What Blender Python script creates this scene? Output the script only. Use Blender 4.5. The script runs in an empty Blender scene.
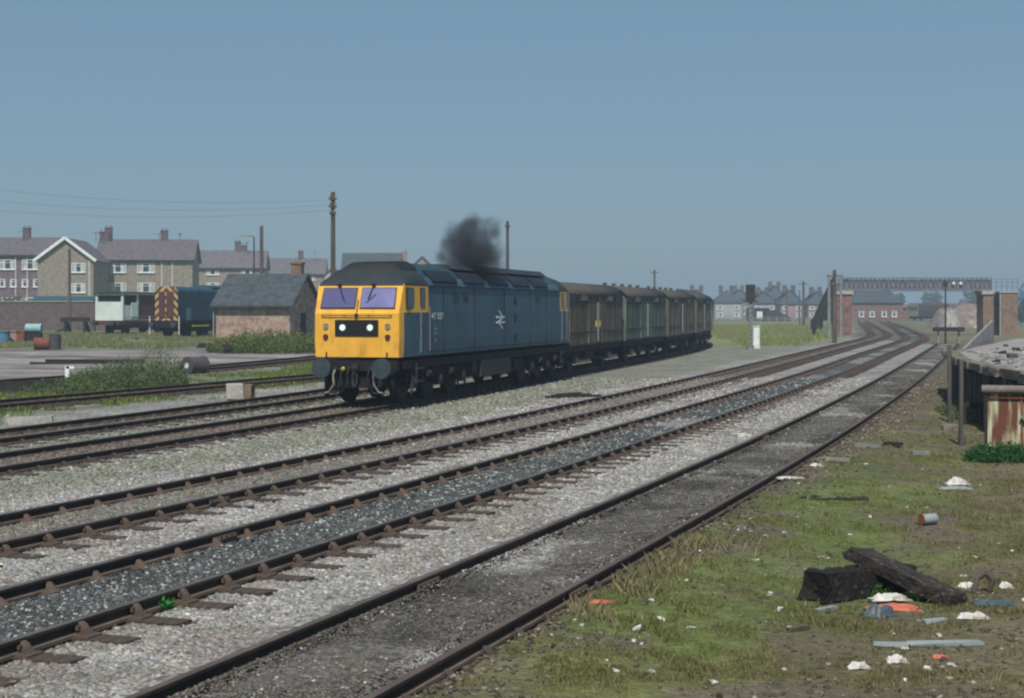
import bpy, math, random
import numpy as np
from mathutils import Vector, Matrix
random.seed(7); RS = np.random.RandomState(11)
rad = math.radians

# ------------------------------------------------------------------ camera, sky, sun, exposure
sc = bpy.context.scene
H = 2.80; FP = 1520.0; HY = 308.0
cam = bpy.data.cameras.new("camera"); camo = bpy.data.objects.new("camera", cam)
sc.collection.objects.link(camo); sc.camera = camo
camo.location = (0, 0, H); camo.rotation_euler = (rad(90), 0, 0)
cam.sensor_width = 36.0; cam.lens = 36.0 * FP / 1024.0
cam.shift_y = -(349.0 - HY) / 1024.0
cam.clip_start = 0.1; cam.clip_end = 6000

SUN_EL = 52.0; sdx, sdy = -0.11, -0.99          # direction towards the sun
w = bpy.data.worlds.new("World"); sc.world = w; w.use_nodes = True
nt = w.node_tree; nt.nodes.clear()
wo = nt.nodes.new("ShaderNodeOutputWorld"); bg = nt.nodes.new("ShaderNodeBackground")
sky = nt.nodes.new("ShaderNodeTexSky"); sky.sky_type = 'NISHITA'; sky.sun_disc = False
sky.sun_elevation = rad(SUN_EL); sky.sun_rotation = math.atan2(sdx, sdy)
sky.air_density = 1.0; sky.dust_density = 1.2; sky.ozone_density = 2.5
skmix = nt.nodes.new("ShaderNodeMixRGB"); skmix.blend_type = 'MIX'; skmix.inputs[0].default_value = 0.72
skmix.inputs[2].default_value = (1.52, 2.66, 3.70, 1)
nt.links.new(sky.outputs[0], skmix.inputs[1]); nt.links.new(skmix.outputs[0], bg.inputs[0])
bg.inputs[1].default_value = 0.095; nt.links.new(bg.outputs[0], wo.inputs[0])
sl = bpy.data.lights.new("sun", 'SUN'); sl.energy = 4.1; sl.angle = rad(0.5); sl.color = (1.0, 0.945, 0.855)
so = bpy.data.objects.new("sun", sl); sc.collection.objects.link(so)
_n = math.hypot(sdx, sdy); _c = math.cos(rad(SUN_EL))
sv = Vector((sdx / _n * _c, sdy / _n * _c, math.sin(rad(SUN_EL))))
so.rotation_euler = sv.to_track_quat('Z', 'Y').to_euler()
sc.view_settings.view_transform = 'Standard'; sc.view_settings.look = 'None'
sc.view_settings.exposure = 0.13; sc.view_settings.gamma = 1.0; sc.view_settings.use_curve_mapping = False
sc.cycles.use_denoising = True
sc.cycles.pixel_filter_type = 'BLACKMAN_HARRIS'; sc.cycles.filter_width = 2.3
sc.cycles.max_bounces = 6; sc.cycles.volume_bounces = 1
sc.cycles.transparent_max_bounces = 8

# ------------------------------------------------------------------ helpers
COL = sc.collection
def px(x, y, z=0.0):
    d = (H - z) * FP / (y - HY); return ((x - 512) / FP * d, d, z)
def pxd(x, y, d):
    return ((x - 512) / FP * d, d, H - (y - HY) * d / FP)

def thing(name, label, cat, loc=(0, 0, 0), rz=0.0, group=None):
    o = bpy.data.objects.new(name, None); COL.objects.link(o)
    o.location = loc; o.rotation_euler = (0, 0, rz); o.empty_display_size = 0.2
    return tag(o, label, cat, group)
def tag(o, label, cat, group=None, kind=None):
    if label: o["label"] = label
    if cat: o["category"] = cat
    if group: o["group"] = group
    if kind: o["kind"] = kind
    return o

class MB:
    def __init__(s): s.v = []; s.f = []; s.m = []; s.cur = 0; s.sm = []; s.smooth = False
    def mi(s, i): s.cur = i; return s
    def add(s, vs, fs):
        b = len(s.v); s.v += [tuple(p) for p in vs]
        for f in fs: s.f.append([b + i for i in f]); s.m.append(s.cur); s.sm.append(s.smooth)
        return s
    def box(s, c, d, rot=None, jit=0.0):
        x, y, z = d[0] / 2, d[1] / 2, d[2] / 2
        vs = [Vector((a, b, e)) for a in (-x, x) for b in (-y, y) for e in (-z, z)]
        if jit: vs = [p + Vector([random.uniform(-jit, jit) for _ in range(3)]) for p in vs]
        if rot is not None:
            R = rot if isinstance(rot, Matrix) else Matrix.Rotation(rot, 3, 'Z')
            vs = [R @ p for p in vs]
        vs = [p + Vector(c) for p in vs]
        return s.add(vs, [(0, 1, 3, 2), (4, 6, 7, 5), (0, 4, 5, 1), (2, 3, 7, 6), (0, 2, 6, 4), (1, 5, 7, 3)])
    def bar(s, a, b, wd, h=None, up=(0, 0, 1)):
        a, b = Vector(a), Vector(b); h = h or wd; d = (b - a); L = d.length; d.normalize()
        u = Vector(up)
        if abs(d.dot(u)) > .98: u = Vector((0, 1, 0))
        r = d.cross(u).normalized(); u = r.cross(d).normalized()
        vs = []
        for e in (a, b):
            for i, j in ((-1, -1), (1, -1), (1, 1), (-1, 1)): vs.append(e + r * wd / 2 * i + u * h / 2 * j)
        return s.add(vs, [(3, 2, 1, 0), (4, 5, 6, 7), (0, 1, 5, 4), (1, 2, 6, 5), (2, 3, 7, 6), (3, 0, 4, 7)])
    def cyl(s, a, b, r0, r1=None, n=12, cap=True):
        a, b = Vector(a), Vector(b); r1 = r0 if r1 is None else r1; d = (b - a).normalized()
        u = Vector((0, 0, 1)) if abs(d.z) < .95 else Vector((1, 0, 0))
        p = d.cross(u).normalized(); q = d.cross(p)
        vs = []
        for e, r in ((a, r0), (b, r1)):
            for k in range(n):
                t = 2 * math.pi * k / n; vs.append(e + (p * math.cos(t) + q * math.sin(t)) * r)
        s.smooth = True
        s.add(vs, [(k, (k + 1) % n, n + (k + 1) % n, n + k) for k in range(n)])
        s.smooth = False
        if cap: s.add(vs, [tuple(range(n))[::-1], tuple(range(n, 2 * n))])
        return s
    def tube(s, pts, r, n=8):
        for a, b in zip(pts[:-1], pts[1:]): s.cyl(a, b, r, r, n)
        return s
    def prism(s, prof, x0, x1, axis='x'):
        n = len(prof)
        if axis == 'x': vs = [(x0, p[0], p[1]) for p in prof] + [(x1, p[0], p[1]) for p in prof]
        elif axis == 'y': vs = [(p[0], x0, p[1]) for p in prof] + [(p[0], x1, p[1]) for p in prof]
        else: vs = [(p[0], p[1], x0) for p in prof] + [(p[0], p[1], x1) for p in prof]
        return s.add(vs, [(k, (k + 1) % n, n + (k + 1) % n, n + k) for k in range(n)] + [tuple(range(n))[::-1], tuple(range(n, 2 * n))])
    def quad(s, *p): return s.add(p, [tuple(range(len(p)))])
    def build(s, name, mats, parent=None, loc=(0, 0, 0), rz=0.0, fix=True, bevel=0):
        me = bpy.data.meshes.new(name); me.from_pydata(s.v, [], s.f)
        mats = mats if isinstance(mats, (list, tuple)) else [mats]
        for m in mats: me.materials.append(m)
        me.polygons.foreach_set("material_index", s.m); me.polygons.foreach_set("use_smooth", s.sm)
        if fix:
            import bmesh
            bm = bmesh.new(); bm.from_mesh(me); bmesh.ops.recalc_face_normals(bm, faces=bm.faces); bm.to_mesh(me); bm.free()
        me.update()
        o = bpy.data.objects.new(name, me); COL.objects.link(o)
        if parent: o.parent = parent
        o.location = loc; o.rotation_euler = (0, 0, rz)
        if bevel:
            md = o.modifiers.new("bevel", 'BEVEL'); md.width = bevel; md.segments = 2; md.limit_method = 'ANGLE'
        return o

# ------------------------------------------------------------------ materials
def newmat(name):
    m = bpy.data.materials.new(name); m.use_nodes = True; n = m.node_tree; n.nodes.clear()
    o = n.nodes.new("ShaderNodeOutputMaterial"); p = n.nodes.new("ShaderNodeBsdfPrincipled")
    n.links.new(p.outputs[0], o.inputs[0]); return m, n, p
def c4(c): return (c[0], c[1], c[2], 1)
def pm(name, c1, c2=None, scale=4.0, rough=.8, metal=0.0, bump=0.0, bscale=None, detail=6, sharp=(.35, .65), stretch=(1, 1, 1), c3=None, c3scale=1.0, c3sharp=(.55, .7), spec=.3):
    m, n, p = newmat(name); L = n.links
    p.inputs["Roughness"].default_value = rough; p.inputs["Metallic"].default_value = metal
    p.inputs["Specular IOR Level"].default_value = spec
    tc = n.nodes.new("ShaderNodeTexCoord"); mp = n.nodes.new("ShaderNodeMapping")
    mp.inputs["Scale"].default_value = stretch; L.new(tc.outputs["Object"], mp.inputs[0])
    if c2 is None: c2 = tuple(x * .72 for x in c1)
    def layer(sc_, sh, a, b):
        no = n.nodes.new("ShaderNodeTexNoise"); no.inputs["Scale"].default_value = sc_; no.inputs["Detail"].default_value = detail
        no.inputs["Roughness"].default_value = .62
        L.new(mp.outputs[0], no.inputs["Vector"])
        rp = n.nodes.new("ShaderNodeMapRange"); rp.inputs[1].default_value = sh[0]; rp.inputs[2].default_value = sh[1]
        L.new(no.outputs["Fac"], rp.inputs[0])
        mx = n.nodes.new("ShaderNodeMixRGB"); L.new(rp.outputs[0], mx.inputs[0])
        if isinstance(a, tuple): mx.inputs[1].default_value = c4(a)
        else: L.new(a, mx.inputs[1])
        mx.inputs[2].default_value = c4(b); return mx.outputs[0], no
    out, no = layer(scale, sharp, c1, c2)
    if c3: out, _ = layer(c3scale, c3sharp, out, c3)
    L.new(out, p.inputs["Base Color"])
    if bump:
        nb = n.nodes.new("ShaderNodeTexNoise"); nb.inputs["Scale"].default_value = bscale or scale * 3; nb.inputs["Detail"].default_value = 6
        L.new(mp.outputs[0], nb.inputs["Vector"])
        b = n.nodes.new("ShaderNodeBump"); b.inputs["Strength"].default_value = bump; b.inputs["Distance"].default_value = .03
        L.new(nb.outputs["Fac"], b.inputs["Height"]); L.new(b.outputs[0], p.inputs["Normal"])
    return m
def brickmat(name, c1, c2, mort, bw=.225, bh=.075, ms=.012, rough=.9, patch=None):
    m, n, p = newmat(name); L = n.links; p.inputs["Roughness"].default_value = rough; p.inputs["Specular IOR Level"].default_value = .2
    tc = n.nodes.new("ShaderNodeTexCoord"); sp = n.nodes.new("ShaderNodeSeparateXYZ"); L.new(tc.outputs["Object"], sp.inputs[0])
    ad = n.nodes.new("ShaderNodeMath"); L.new(sp.outputs[0], ad.inputs[0]); L.new(sp.outputs[1], ad.inputs[1])
    cb = n.nodes.new("ShaderNodeCombineXYZ"); L.new(ad.outputs[0], cb.inputs[0]); L.new(sp.outputs[2], cb.inputs[1])
    br = n.nodes.new("ShaderNodeTexBrick"); L.new(cb.outputs[0], br.inputs["Vector"])
    br.inputs["Scale"].default_value = 1.0; br.inputs["Brick Width"].default_value = bw; br.inputs["Row Height"].default_value = bh
    br.inputs["Mortar Size"].default_value = ms; br.inputs["Color1"].default_value = c4(c1); br.inputs["Color2"].default_value = c4(c2)
    br.inputs["Mortar"].default_value = c4(mort); br.inputs["Bias"].default_value = 0
    no = n.nodes.new("ShaderNodeTexNoise"); no.inputs["Scale"].default_value = 2.2; no.inputs["Detail"].default_value = 9; no.inputs["Roughness"].default_value = .68
    L.new(tc.outputs["Object"], no.inputs["Vector"])
    rp = n.nodes.new("ShaderNodeMapRange"); rp.inputs[1].default_value = .42; rp.inputs[2].default_value = .62; L.new(no.outputs["Fac"], rp.inputs[0])
    mx = n.nodes.new("ShaderNodeMixRGB"); L.new(rp.outputs[0], mx.inputs[0]); L.new(br.outputs["Color"], mx.inputs[1])
    pc = patch or tuple(x * .6 for x in c1); mx.inputs[2].default_value = c4(pc)
    m2 = n.nodes.new("ShaderNodeMixRGB"); m2.inputs[0].default_value = .85
    L.new(br.outputs["Color"], m2.inputs[1]); L.new(mx.outputs[0], m2.inputs[2]); L.new(m2.outputs[0], p.inputs["Base Color"])
    b = n.nodes.new("ShaderNodeBump"); b.inputs["Strength"].default_value = .4; b.inputs["Distance"].default_value = .01; b.invert = True
    L.new(br.outputs["Fac"], b.inputs["Height"]); L.new(b.outputs[0], p.inputs["Normal"])
    return m
def attrmat(name, rough=.95, vor=0.0, vscale=22.0, bump=0.0, transl=0.0):
    """colour from the mesh's own 'tint' attribute, broken up with noise and stone cells"""
    m, n, p = newmat(name); L = n.links; p.inputs["Roughness"].default_value = rough; p.inputs["Specular IOR Level"].default_value = .15
    at = n.nodes.new("ShaderNodeAttribute"); at.attribute_name = "tint"; out = at.outputs["Color"]
    if vor:
        tc = n.nodes.new("ShaderNodeTexCoord")
        st = n.nodes.new("ShaderNodeAttribute"); st.attribute_name = "stony"
        vo = n.nodes.new("ShaderNodeTexVoronoi"); vo.inputs["Scale"].default_value = vscale; L.new(tc.outputs["Object"], vo.inputs["Vector"])
        bw = n.nodes.new("ShaderNodeRGBToBW"); L.new(vo.outputs["Color"], bw.inputs[0])
        mr = n.nodes.new("ShaderNodeMapRange"); mr.inputs[1].default_value = .2; mr.inputs[2].default_value = .85; mr.inputs[3].default_value = .45; mr.inputs[4].default_value = 1.65
        L.new(bw.outputs[0], mr.inputs[0])
        n2 = n.nodes.new("ShaderNodeTexNoise"); n2.inputs["Scale"].default_value = 9; n2.inputs["Detail"].default_value = 9; n2.inputs["Roughness"].default_value = .7
        L.new(tc.outputs["Object"], n2.inputs["Vector"])
        m2 = n.nodes.new("ShaderNodeMapRange"); m2.inputs[1].default_value = .3; m2.inputs[2].default_value = .7; m2.inputs[3].default_value = .55; m2.inputs[4].default_value = 1.45
        L.new(n2.outputs["Fac"], m2.inputs[0])
        n3 = n.nodes.new("ShaderNodeTexNoise"); n3.inputs["Scale"].default_value = .55; n3.inputs["Detail"].default_value = 5
        L.new(tc.outputs["Object"], n3.inputs["Vector"])
        m3 = n.nodes.new("ShaderNodeMapRange"); m3.inputs[1].default_value = .3; m3.inputs[2].default_value = .7; m3.inputs[3].default_value = .78; m3.inputs[4].default_value = 1.22
        L.new(n3.outputs["Fac"], m3.inputs[0])
        mf = n.nodes.new("ShaderNodeMix"); mf.data_type = 'FLOAT'
        L.new(st.outputs["Fac"], mf.inputs[0]); L.new(m2.outputs[0], mf.inputs[2]); L.new(mr.outputs[0], mf.inputs[3])
        mu = n.nodes.new("ShaderNodeMath"); mu.operation = 'MULTIPLY'; L.new(mf.outputs[0], mu.inputs[0]); L.new(m3.outputs[0], mu.inputs[1])
        vm = n.nodes.new("ShaderNodeVectorMath"); vm.operation = 'SCALE'; L.new(out, vm.inputs[0]); L.new(mu.outputs[0], vm.inputs["Scale"])
        out = vm.outputs[0]
        b = n.nodes.new("ShaderNodeBump"); b.inputs["Strength"].default_value = .7; b.inputs["Distance"].default_value = .03
        L.new(vo.outputs["Distance"], b.inputs["Height"]); b.invert = True; L.new(b.outputs[0], p.inputs["Normal"])
    L.new(out, p.inputs["Base Color"])
    if transl:
        tr = n.nodes.new("ShaderNodeBsdfTranslucent"); L.new(out, tr.inputs[0])
        mxs = n.nodes.new("ShaderNodeMixShader"); mxs.inputs[0].default_value = transl
        o = [x for x in n.nodes if x.type == 'OUTPUT_MATERIAL'][0]
        L.new(p.outputs[0], mxs.inputs[1]); L.new(tr.outputs[0], mxs.inputs[2]); L.new(mxs.outputs[0], o.inputs[0])
    return m

M = {}
M['ground'] = attrmat('ground_mat', vor=1, vscale=17)
M['stone'] = attrmat('stone_mat', rough=.9)
M['leaf'] = attrmat('leaf_mat', rough=.8, transl=.25)
M['rail_side'] = pm('rail_side', (.050, .032, .025), (.022, .017, .016), 3, .85, bump=.3)
M['rail_foot'] = pm('rail_foot', (.17, .125, .095), (.09, .066, .052), 3, .95)  # rust and dust tone, lightened so the foot's sunlit strip is painted in
M['rail_head'] = pm('rail_head', (.13, .095, .078), (.075, .055, .048), 2, .6, .1, stretch=(1, 1, 1))
M['rail_shine'] = pm('rail_shine', (.15, .13, .125), (.09, .075, .07), 2, .5, .3)
M['chair'] = pm('chair_rust', (.135, .092, .068), (.065, .050, .042), 9, .95, bump=.4)
M['chair_dull'] = pm('chair_dull', (.085, .068, .055), (.05, .042, .038), 9, .95, bump=.4)
M['sleeper'] = pm('sleeper_wood', (.085, .062, .048), (.045, .034, .03), 3, .95, stretch=(1, 9, 1), bump=.5, bscale=8, c3=(.14, .11, .09), c3scale=4)
M['yellow'] = pm('loco_yellow', (.80, .44, .055), (.72, .37, .045), 2.5, .5, c3=(.42, .24, .06), c3scale=3.2, c3sharp=(.54, .78), stretch=(1, 1, .6))
M['blue'] = pm('loco_blue', (.050, .112, .152), (.040, .090, .124), 1.6, .55, c3=(.030, .070, .088), c3scale=1.5, c3sharp=(.52, .72), stretch=(1.6, 1, .35), bump=.08, bscale=2)
M['darkroof'] = pm('loco_roof', (.018, .026, .032), (.030, .036, .040), 2, .7)
M['blueroof'] = pm('loco_blue_roof', (.022, .058, .078), (.015, .036, .05), 1.5, .6)
M['grille'] = pm('roof_grille', (.012, .022, .034), (.008, .012, .02), 8, .7)
M['black'] = pm('underframe_black', (.007, .008, .010), (.014, .012, .012), 5, .8, bump=.2)
M['grime'] = pm('underframe_grime', (.045, .042, .045), (.022, .022, .026), 5, .85)
M['rubber'] = pm('rubber', (.012, .012, .014), rough=.6)
M['buffer'] = pm('buffer_steel', (.060, .085, .095), (.04, .058, .066), 6, .45, .3)
M['steel'] = pm('bright_steel', (.32, .31, .29), (.2, .19, .18), 8, .5, .5)
M['white'] = pm('white_paint', (.78, .80, .78), (.62, .65, .63), 3, .6)
M['redp'] = pm('red_paint', (.16, .025, .028), rough=.6)
M['redp2'] = pm('red_cock', (.5, .05, .06), rough=.6)
M['yellp'] = pm('yellow_paint', (.75, .62, .08), rough=.6)
m, n, p = newmat('windscreen_glass'); p.inputs["Base Color"].default_value = (.19, .18, .36, 1); p.inputs["Roughness"].default_value = .12; p.inputs["Coat Weight"].default_value = .5; M['screen'] = m
M['screen'] = pm('windscreen_glass', (.22, .21, .42), (.13, .13, .27), 1.3, .12, sharp=(.35, .7))  # reflection painted into the glass colour as mottled lilac
m, n, p = newmat('windscreen_glass_dim_reflection'); p.inputs["Base Color"].default_value = (.10, .095, .21, 1); p.inputs["Roughness"].default_value = .12; p.inputs["Coat Weight"].default_value = .5; M['screen2'] = m  # left pane: weaker reflection painted in as a darker lilac
m, n, p = newmat('dark_glass'); p.inputs["Base Color"].default_value = (.035, .05, .055, 1); p.inputs["Roughness"].default_value = .15; M['glass'] = m
m, n, p = newmat('lamp_lit'); p.inputs["Base Color"].default_value = (.8, .95, .85, 1); p.inputs["Emission Color"].default_value = (.75, 1, .85, 1); p.inputs["Emission Strength"].default_value = .12; M['lamp'] = m
M['van1'] = pm('van_brown', (.135, .108, .074), (.070, .058, .044), 1.8, .85, stretch=(2.5, 1, .35), c3=(.21, .195, .155), c3scale=3, c3sharp=(.5, .68))
M['van2'] = pm('van_green', (.095, .132, .108), (.056, .076, .064), 1.8, .85, stretch=(2.5, 1, .35), c3=(.18, .23, .20), c3scale=3, c3sharp=(.5, .68))
M['van3'] = pm('van_grey', (.112, .108, .084), (.066, .063, .050), 1.8, .85, stretch=(2.5, 1, .35), c3=(.13, .13, .11), c3scale=4)
M['vanroof'] = pm('van_roof', (.085, .078, .068), (.05, .047, .043), 1.5, .85, c3=(.10, .095, .08), c3scale=2)
M['vandark'] = pm('van_dark', (.04, .04, .036), (.025, .025, .024), 3, .85)
M['vanpale'] = pm('van_pale', (.26, .27, .24), (.16, .165, .15), 5, .8)
M['slate'] = brickmat('roof_slate', (.060, .075, .085), (.085, .10, .108), (.04, .05, .055), .3, .2, .012, .85, (.035, .045, .052))
M['tile'] = brickmat('roof_tile', (.13, .115, .125), (.17, .14, .15), (.09, .08, .09), .35, .3, .03, .9, (.075, .065, .08))
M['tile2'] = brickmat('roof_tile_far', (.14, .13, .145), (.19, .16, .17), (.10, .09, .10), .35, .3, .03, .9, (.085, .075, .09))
M['brickhut'] = brickmat('brick_pale', (.40, .27, .20), (.46, .34, .26), (.36, .33, .28), patch=(.19, .105, .075))
M['brickbuff'] = brickmat('brick_buff', (.27, .235, .18), (.31, .27, .21), (.26, .24, .21), patch=(.17, .145, .115))
M['brickpurple'] = brickmat('brick_purple', (.16, .11, .13), (.20, .14, .155), (.19, .16, .17), patch=(.09, .065, .08))
M['brickwall'] = brickmat('brick_wall', (.115, .085, .09), (.145, .105, .105), (.13, .11, .11), patch=(.08, .06, .065))
M['brickred'] = brickmat('brick_red', (.21, .095, .08), (.26, .125, .10), (.22, .17, .15), patch=(.11, .06, .055))
M['brickbrown'] = brickmat('brick_brown', (.20, .13, .09), (.25, .165, .115), (.22, .18, .14), patch=(.14, .095, .07))
M['concrete'] = pm('concrete', (.40, .385, .35), (.28, .27, .25), 3, .9, bump=.3, c3=(.46, .45, .42), c3scale=8)
M['wood'] = pm('weathered_wood', (.12, .095, .078), (.06, .05, .045), 3, .9, stretch=(1, 1, .15), bump=.3)
M['darkwood'] = pm('dark_wood', (.035, .03, .028), (.018, .016, .016), 4, .9, bump=.4)
M['char'] = pm('charred_timber', (.007, .007, .008), (.020, .016, .014), 9, .9, bump=1, bscale=26, c3=(.06, .048, .042), c3scale=13, c3sharp=(.58, .68))
M['charbrown'] = pm('weathered_sleeper', (.045, .034, .030), (.018, .015, .014), 9, .95, bump=1, bscale=30, c3=(.13, .11, .10), c3scale=16, c3sharp=(.56, .66))
M['brickwhite'] = pm('render_white', (.40, .40, .40), (.28, .28, .28), .6, .9)
M['pink'] = pm('render_pink', (.34, .23, .21), (.25, .17, .16), .6, .9)
M['bluegrey'] = pm('bridge_steel', (.17, .19, .22), (.12, .135, .16), 2, .8, c3=(.15, .13, .14), c3scale=1.2)
M['cream'] = pm('van_cream', (.60, .68, .64), (.48, .56, .52), 1.5, .7)
M['maroon'] = pm('van_maroon', (.10, .042, .035), (.06, .03, .028), 2, .8, stretch=(3, 1, .5))
M['rust'] = pm('rust', (.24, .085, .045), (.11, .045, .03), 5, .95, bump=.3)
M['cyan'] = pm('pale_blue_paint', (.30, .46, .48), (.20, .33, .36), 4, .7)
M['bluepaint'] = pm('blue_paint', (.08, .20, .30), (.06, .14, .21), 4, .7)
M['drumgrey'] = pm('drum_grey', (.06, .057, .06), (.07, .065, .07), 6, .8)
M['shunt'] = pm('shunter_blue', (.028, .085, .120), (.018, .05, .072), 2, .7)
m, n, p = newmat('wasp_stripes')
tc = n.nodes.new("ShaderNodeTexCoord"); sp = n.nodes.new("ShaderNodeSeparateXYZ"); n.links.new(tc.outputs["Object"], sp.inputs[0])
ab = n.nodes.new("ShaderNodeMath"); ab.operation = 'ABSOLUTE'; n.links.new(sp.outputs[1], ab.inputs[0])
ad = n.nodes.new("ShaderNodeMath"); n.links.new(ab.outputs[0], ad.inputs[0]); n.links.new(sp.outputs[2], ad.inputs[1])
mo = n.nodes.new("ShaderNodeMath"); mo.operation = 'MODULO'; mo.inputs[1].default_value = .56; n.links.new(ad.outputs[0], mo.inputs[0])
gt = n.nodes.new("ShaderNodeMath"); gt.operation = 'GREATER_THAN'; gt.inputs[1].default_value = .28; n.links.new(mo.outputs[0], gt.inputs[0])
mx = n.nodes.new("ShaderNodeMixRGB"); mx.inputs[1].default_value = (.05, .04, .04, 1); mx.inputs[2].default_value = (.50, .30, .10, 1)
n.links.new(gt.outputs[0], mx.inputs[0]); n.links.new(mx.outputs[0], p.inputs["Base Color"]); M['wasp'] = m
M['trunk'] = pm('bark', (.07, .055, .04), bump=.4)
M['plastic_or'] = pm('orange_plastic', (.58, .17, .10), (.42, .12, .07), 8, .6)
M['plastic_gr'] = pm('grey_blue_plastic', (.075, .10, .12), (.05, .07, .085), 6, .5)
M['pale'] = pm('pale_board', (.28, .31, .31), (.19, .215, .22), 4, .8)
M['litter'] = pm('white_litter', (.60, .60, .57), (.42, .40, .36), 12, .8, c3=(.22, .19, .15), c3scale=9, c3sharp=(.52, .66))
M['rustpale'] = pm('rusty_sheet', (.55, .58, .42), (.36, .30, .17), 2.2, .8, stretch=(3, 3, .4), c3=(.13, .050, .032), c3scale=2.0, c3sharp=(.42, .56))
M['pipe'] = pm('rail_beam', (.20, .17, .155), (.11, .09, .085), 6, .8)
M['dockface'] = pm('dock_boards', (.10, .098, .09), (.035, .036, .036), 2.5, .95, stretch=(4, 4, .3), c3=(.14, .15, .13), c3scale=3)
M['docktop'] = pm('dock_edge', (.22, .19, .15), (.09, .078, .065), 4, .95, bump=.4, stretch=(1, 1, 3))
M['rubble'] = pm('rubble', (.23, .18, .155), (.14, .11, .10), 1.2, .95, bump=.8, c3=(.42, .40, .37), c3scale=.8)
M['rubblepale'] = pm('rubble_pale', (.38, .36, .33), (.18, .16, .15), 1.6, .95, bump=.8)
M['curtain'] = pm('net_curtain', (.55, .56, .58), (.25, .28, .3), 2.2, .6)

# ------------------------------------------------------------------ track centre lines (X, Y)
KY = FP / 1422.0
RAW = {
 'A': [(-9.6, -10), (-4.0, 4), (-1.78, 9.55), (.79, 16), (3.9, 23.9), (7.76, 34.2), (14.1, 52), (20.2, 69.8), (28.9, 95.5), (33.0, 107.5)],
 'B': [(-13.2, -10), (-3.96, 13.26), (-1.93, 18.4), (3.05, 31.5), (8.0, 45), (14.6, 63.6), (21.0, 82.8), (33.85, 120), (38.1, 134), (58, 215), (67.4, 255), (77.9, 298), (88, 340), (110, 420)],
 'C': [(-17.0, -10), (-5.72, 18), (-.94, 30), (3.6, 42.5), (8.15, 55.6), (16.7, 81), (25.3, 106.5), (33.9, 132), (38.6, 149), (66, 266), (83, 340), (103, 420)],
 'D': [(-21.3, -10), (-9.1, 24), (-5.35, 34.5), (-4.2, 38), (-1.55, 47), (.99, 56.4), (4.25, 67.3), (7.4, 78), (10.35, 88.8), (12.75, 99.2), (14.35, 110.2), (15.3, 121), (15.5, 132), (14, 160), (8, 210)],
 'F': [(-35, -10), (-14.3, 39.7), (-7.84, 55.2), (-2.0, 69), (2.8, 82), (5, 100)],
 'G': [(-42, -10), (-17.9, 52.5), (-13.9, 62), (-10.9, 69.5), (-6, 82), (-3, 92)],
}
def smooth_line(pts):
    pts = np.array(pts, float); pts[:, 1] *= KY
    Y = np.arange(pts[0, 1], pts[-1, 1] + .001, 1.0)
    X = np.interp(Y, pts[:, 1], pts[:, 0])
    k = 9; pad = 2 * k
    s0 = X[1] - X[0]; s1 = X[-1] - X[-2]
    Xe = np.concatenate([X[0] + s0 * np.arange(-pad, 0), X, X[-1] + s1 * np.arange(1, pad + 1)])
    g = np.exp(-.5 * (np.arange(-pad, pad + 1) / (k * .6)) ** 2); g /= g.sum()
    Xs = np.convolve(Xe, g, 'valid')
    return np.stack([Xs, Y], 1)
LINE = {k: smooth_line(v) for k, v in RAW.items()}
def offset(line, u):
    t = np.gradient(line, axis=0); t /= np.linalg.norm(t, axis=1)[:, None]
    return line + np.stack([t[:, 1], -t[:, 0]], 1) * u          # u > 0: to the right
LINE['E'] = offset(LINE['D'], -3.45)
def arclen(l): return np.concatenate([[0], np.cumsum(np.linalg.norm(np.diff(l, axis=0), axis=1))])
def at_s(l, S, s): return np.array([np.interp(s, S, l[:, 0]), np.interp(s, S, l[:, 1])])
def lat(k, X, Y):
    l = LINE[k]; xs = np.interp(Y, l[:, 1], l[:, 0]); sl_ = np.interp(Y, l[:, 1], np.gradient(l[:, 0], l[:, 1]))
    return (X - xs) / np.sqrt(1 + sl_ ** 2)

# value noise
_G = RS.rand(256, 256)
def vnoise(x, y):
    xi = np.floor(x).astype(int); yi = np.floor(y).astype(int); fx = x - xi; fy = y - yi
    fx = fx * fx * (3 - 2 * fx); fy = fy * fy * (3 - 2 * fy)
    g = lambda a, b: _G[a % 256, b % 256]
    return (g(xi, yi) * (1 - fx) + g(xi + 1, yi) * fx) * (1 - fy) + (g(xi, yi + 1) * (1 - fx) + g(xi + 1, yi + 1) * fx) * fy
def fbm(x, y, o=4):
    r = 0; a = .5; t = 0
    for i in range(o): r = r + a * vnoise(x * 2 ** i + 17 * i, y * 2 ** i + 31 * i); t += a; a *= .55
    return r / t
def sstep(a, b, x):
    t = np.clip((x - a) / (b - a), 0, 1); return t * t * (3 - 2 * t)

def gz(X, Y):
    X = np.asarray(X, float); Y = np.asarray(Y, float)
    e = lat('E', X, np.minimum(Y, 140)); left = sstep(-4, -13, e)
    return .6 * sstep(60, 108, Y) * left
def gzf(x, y): return float(gz(x, y))

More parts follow.
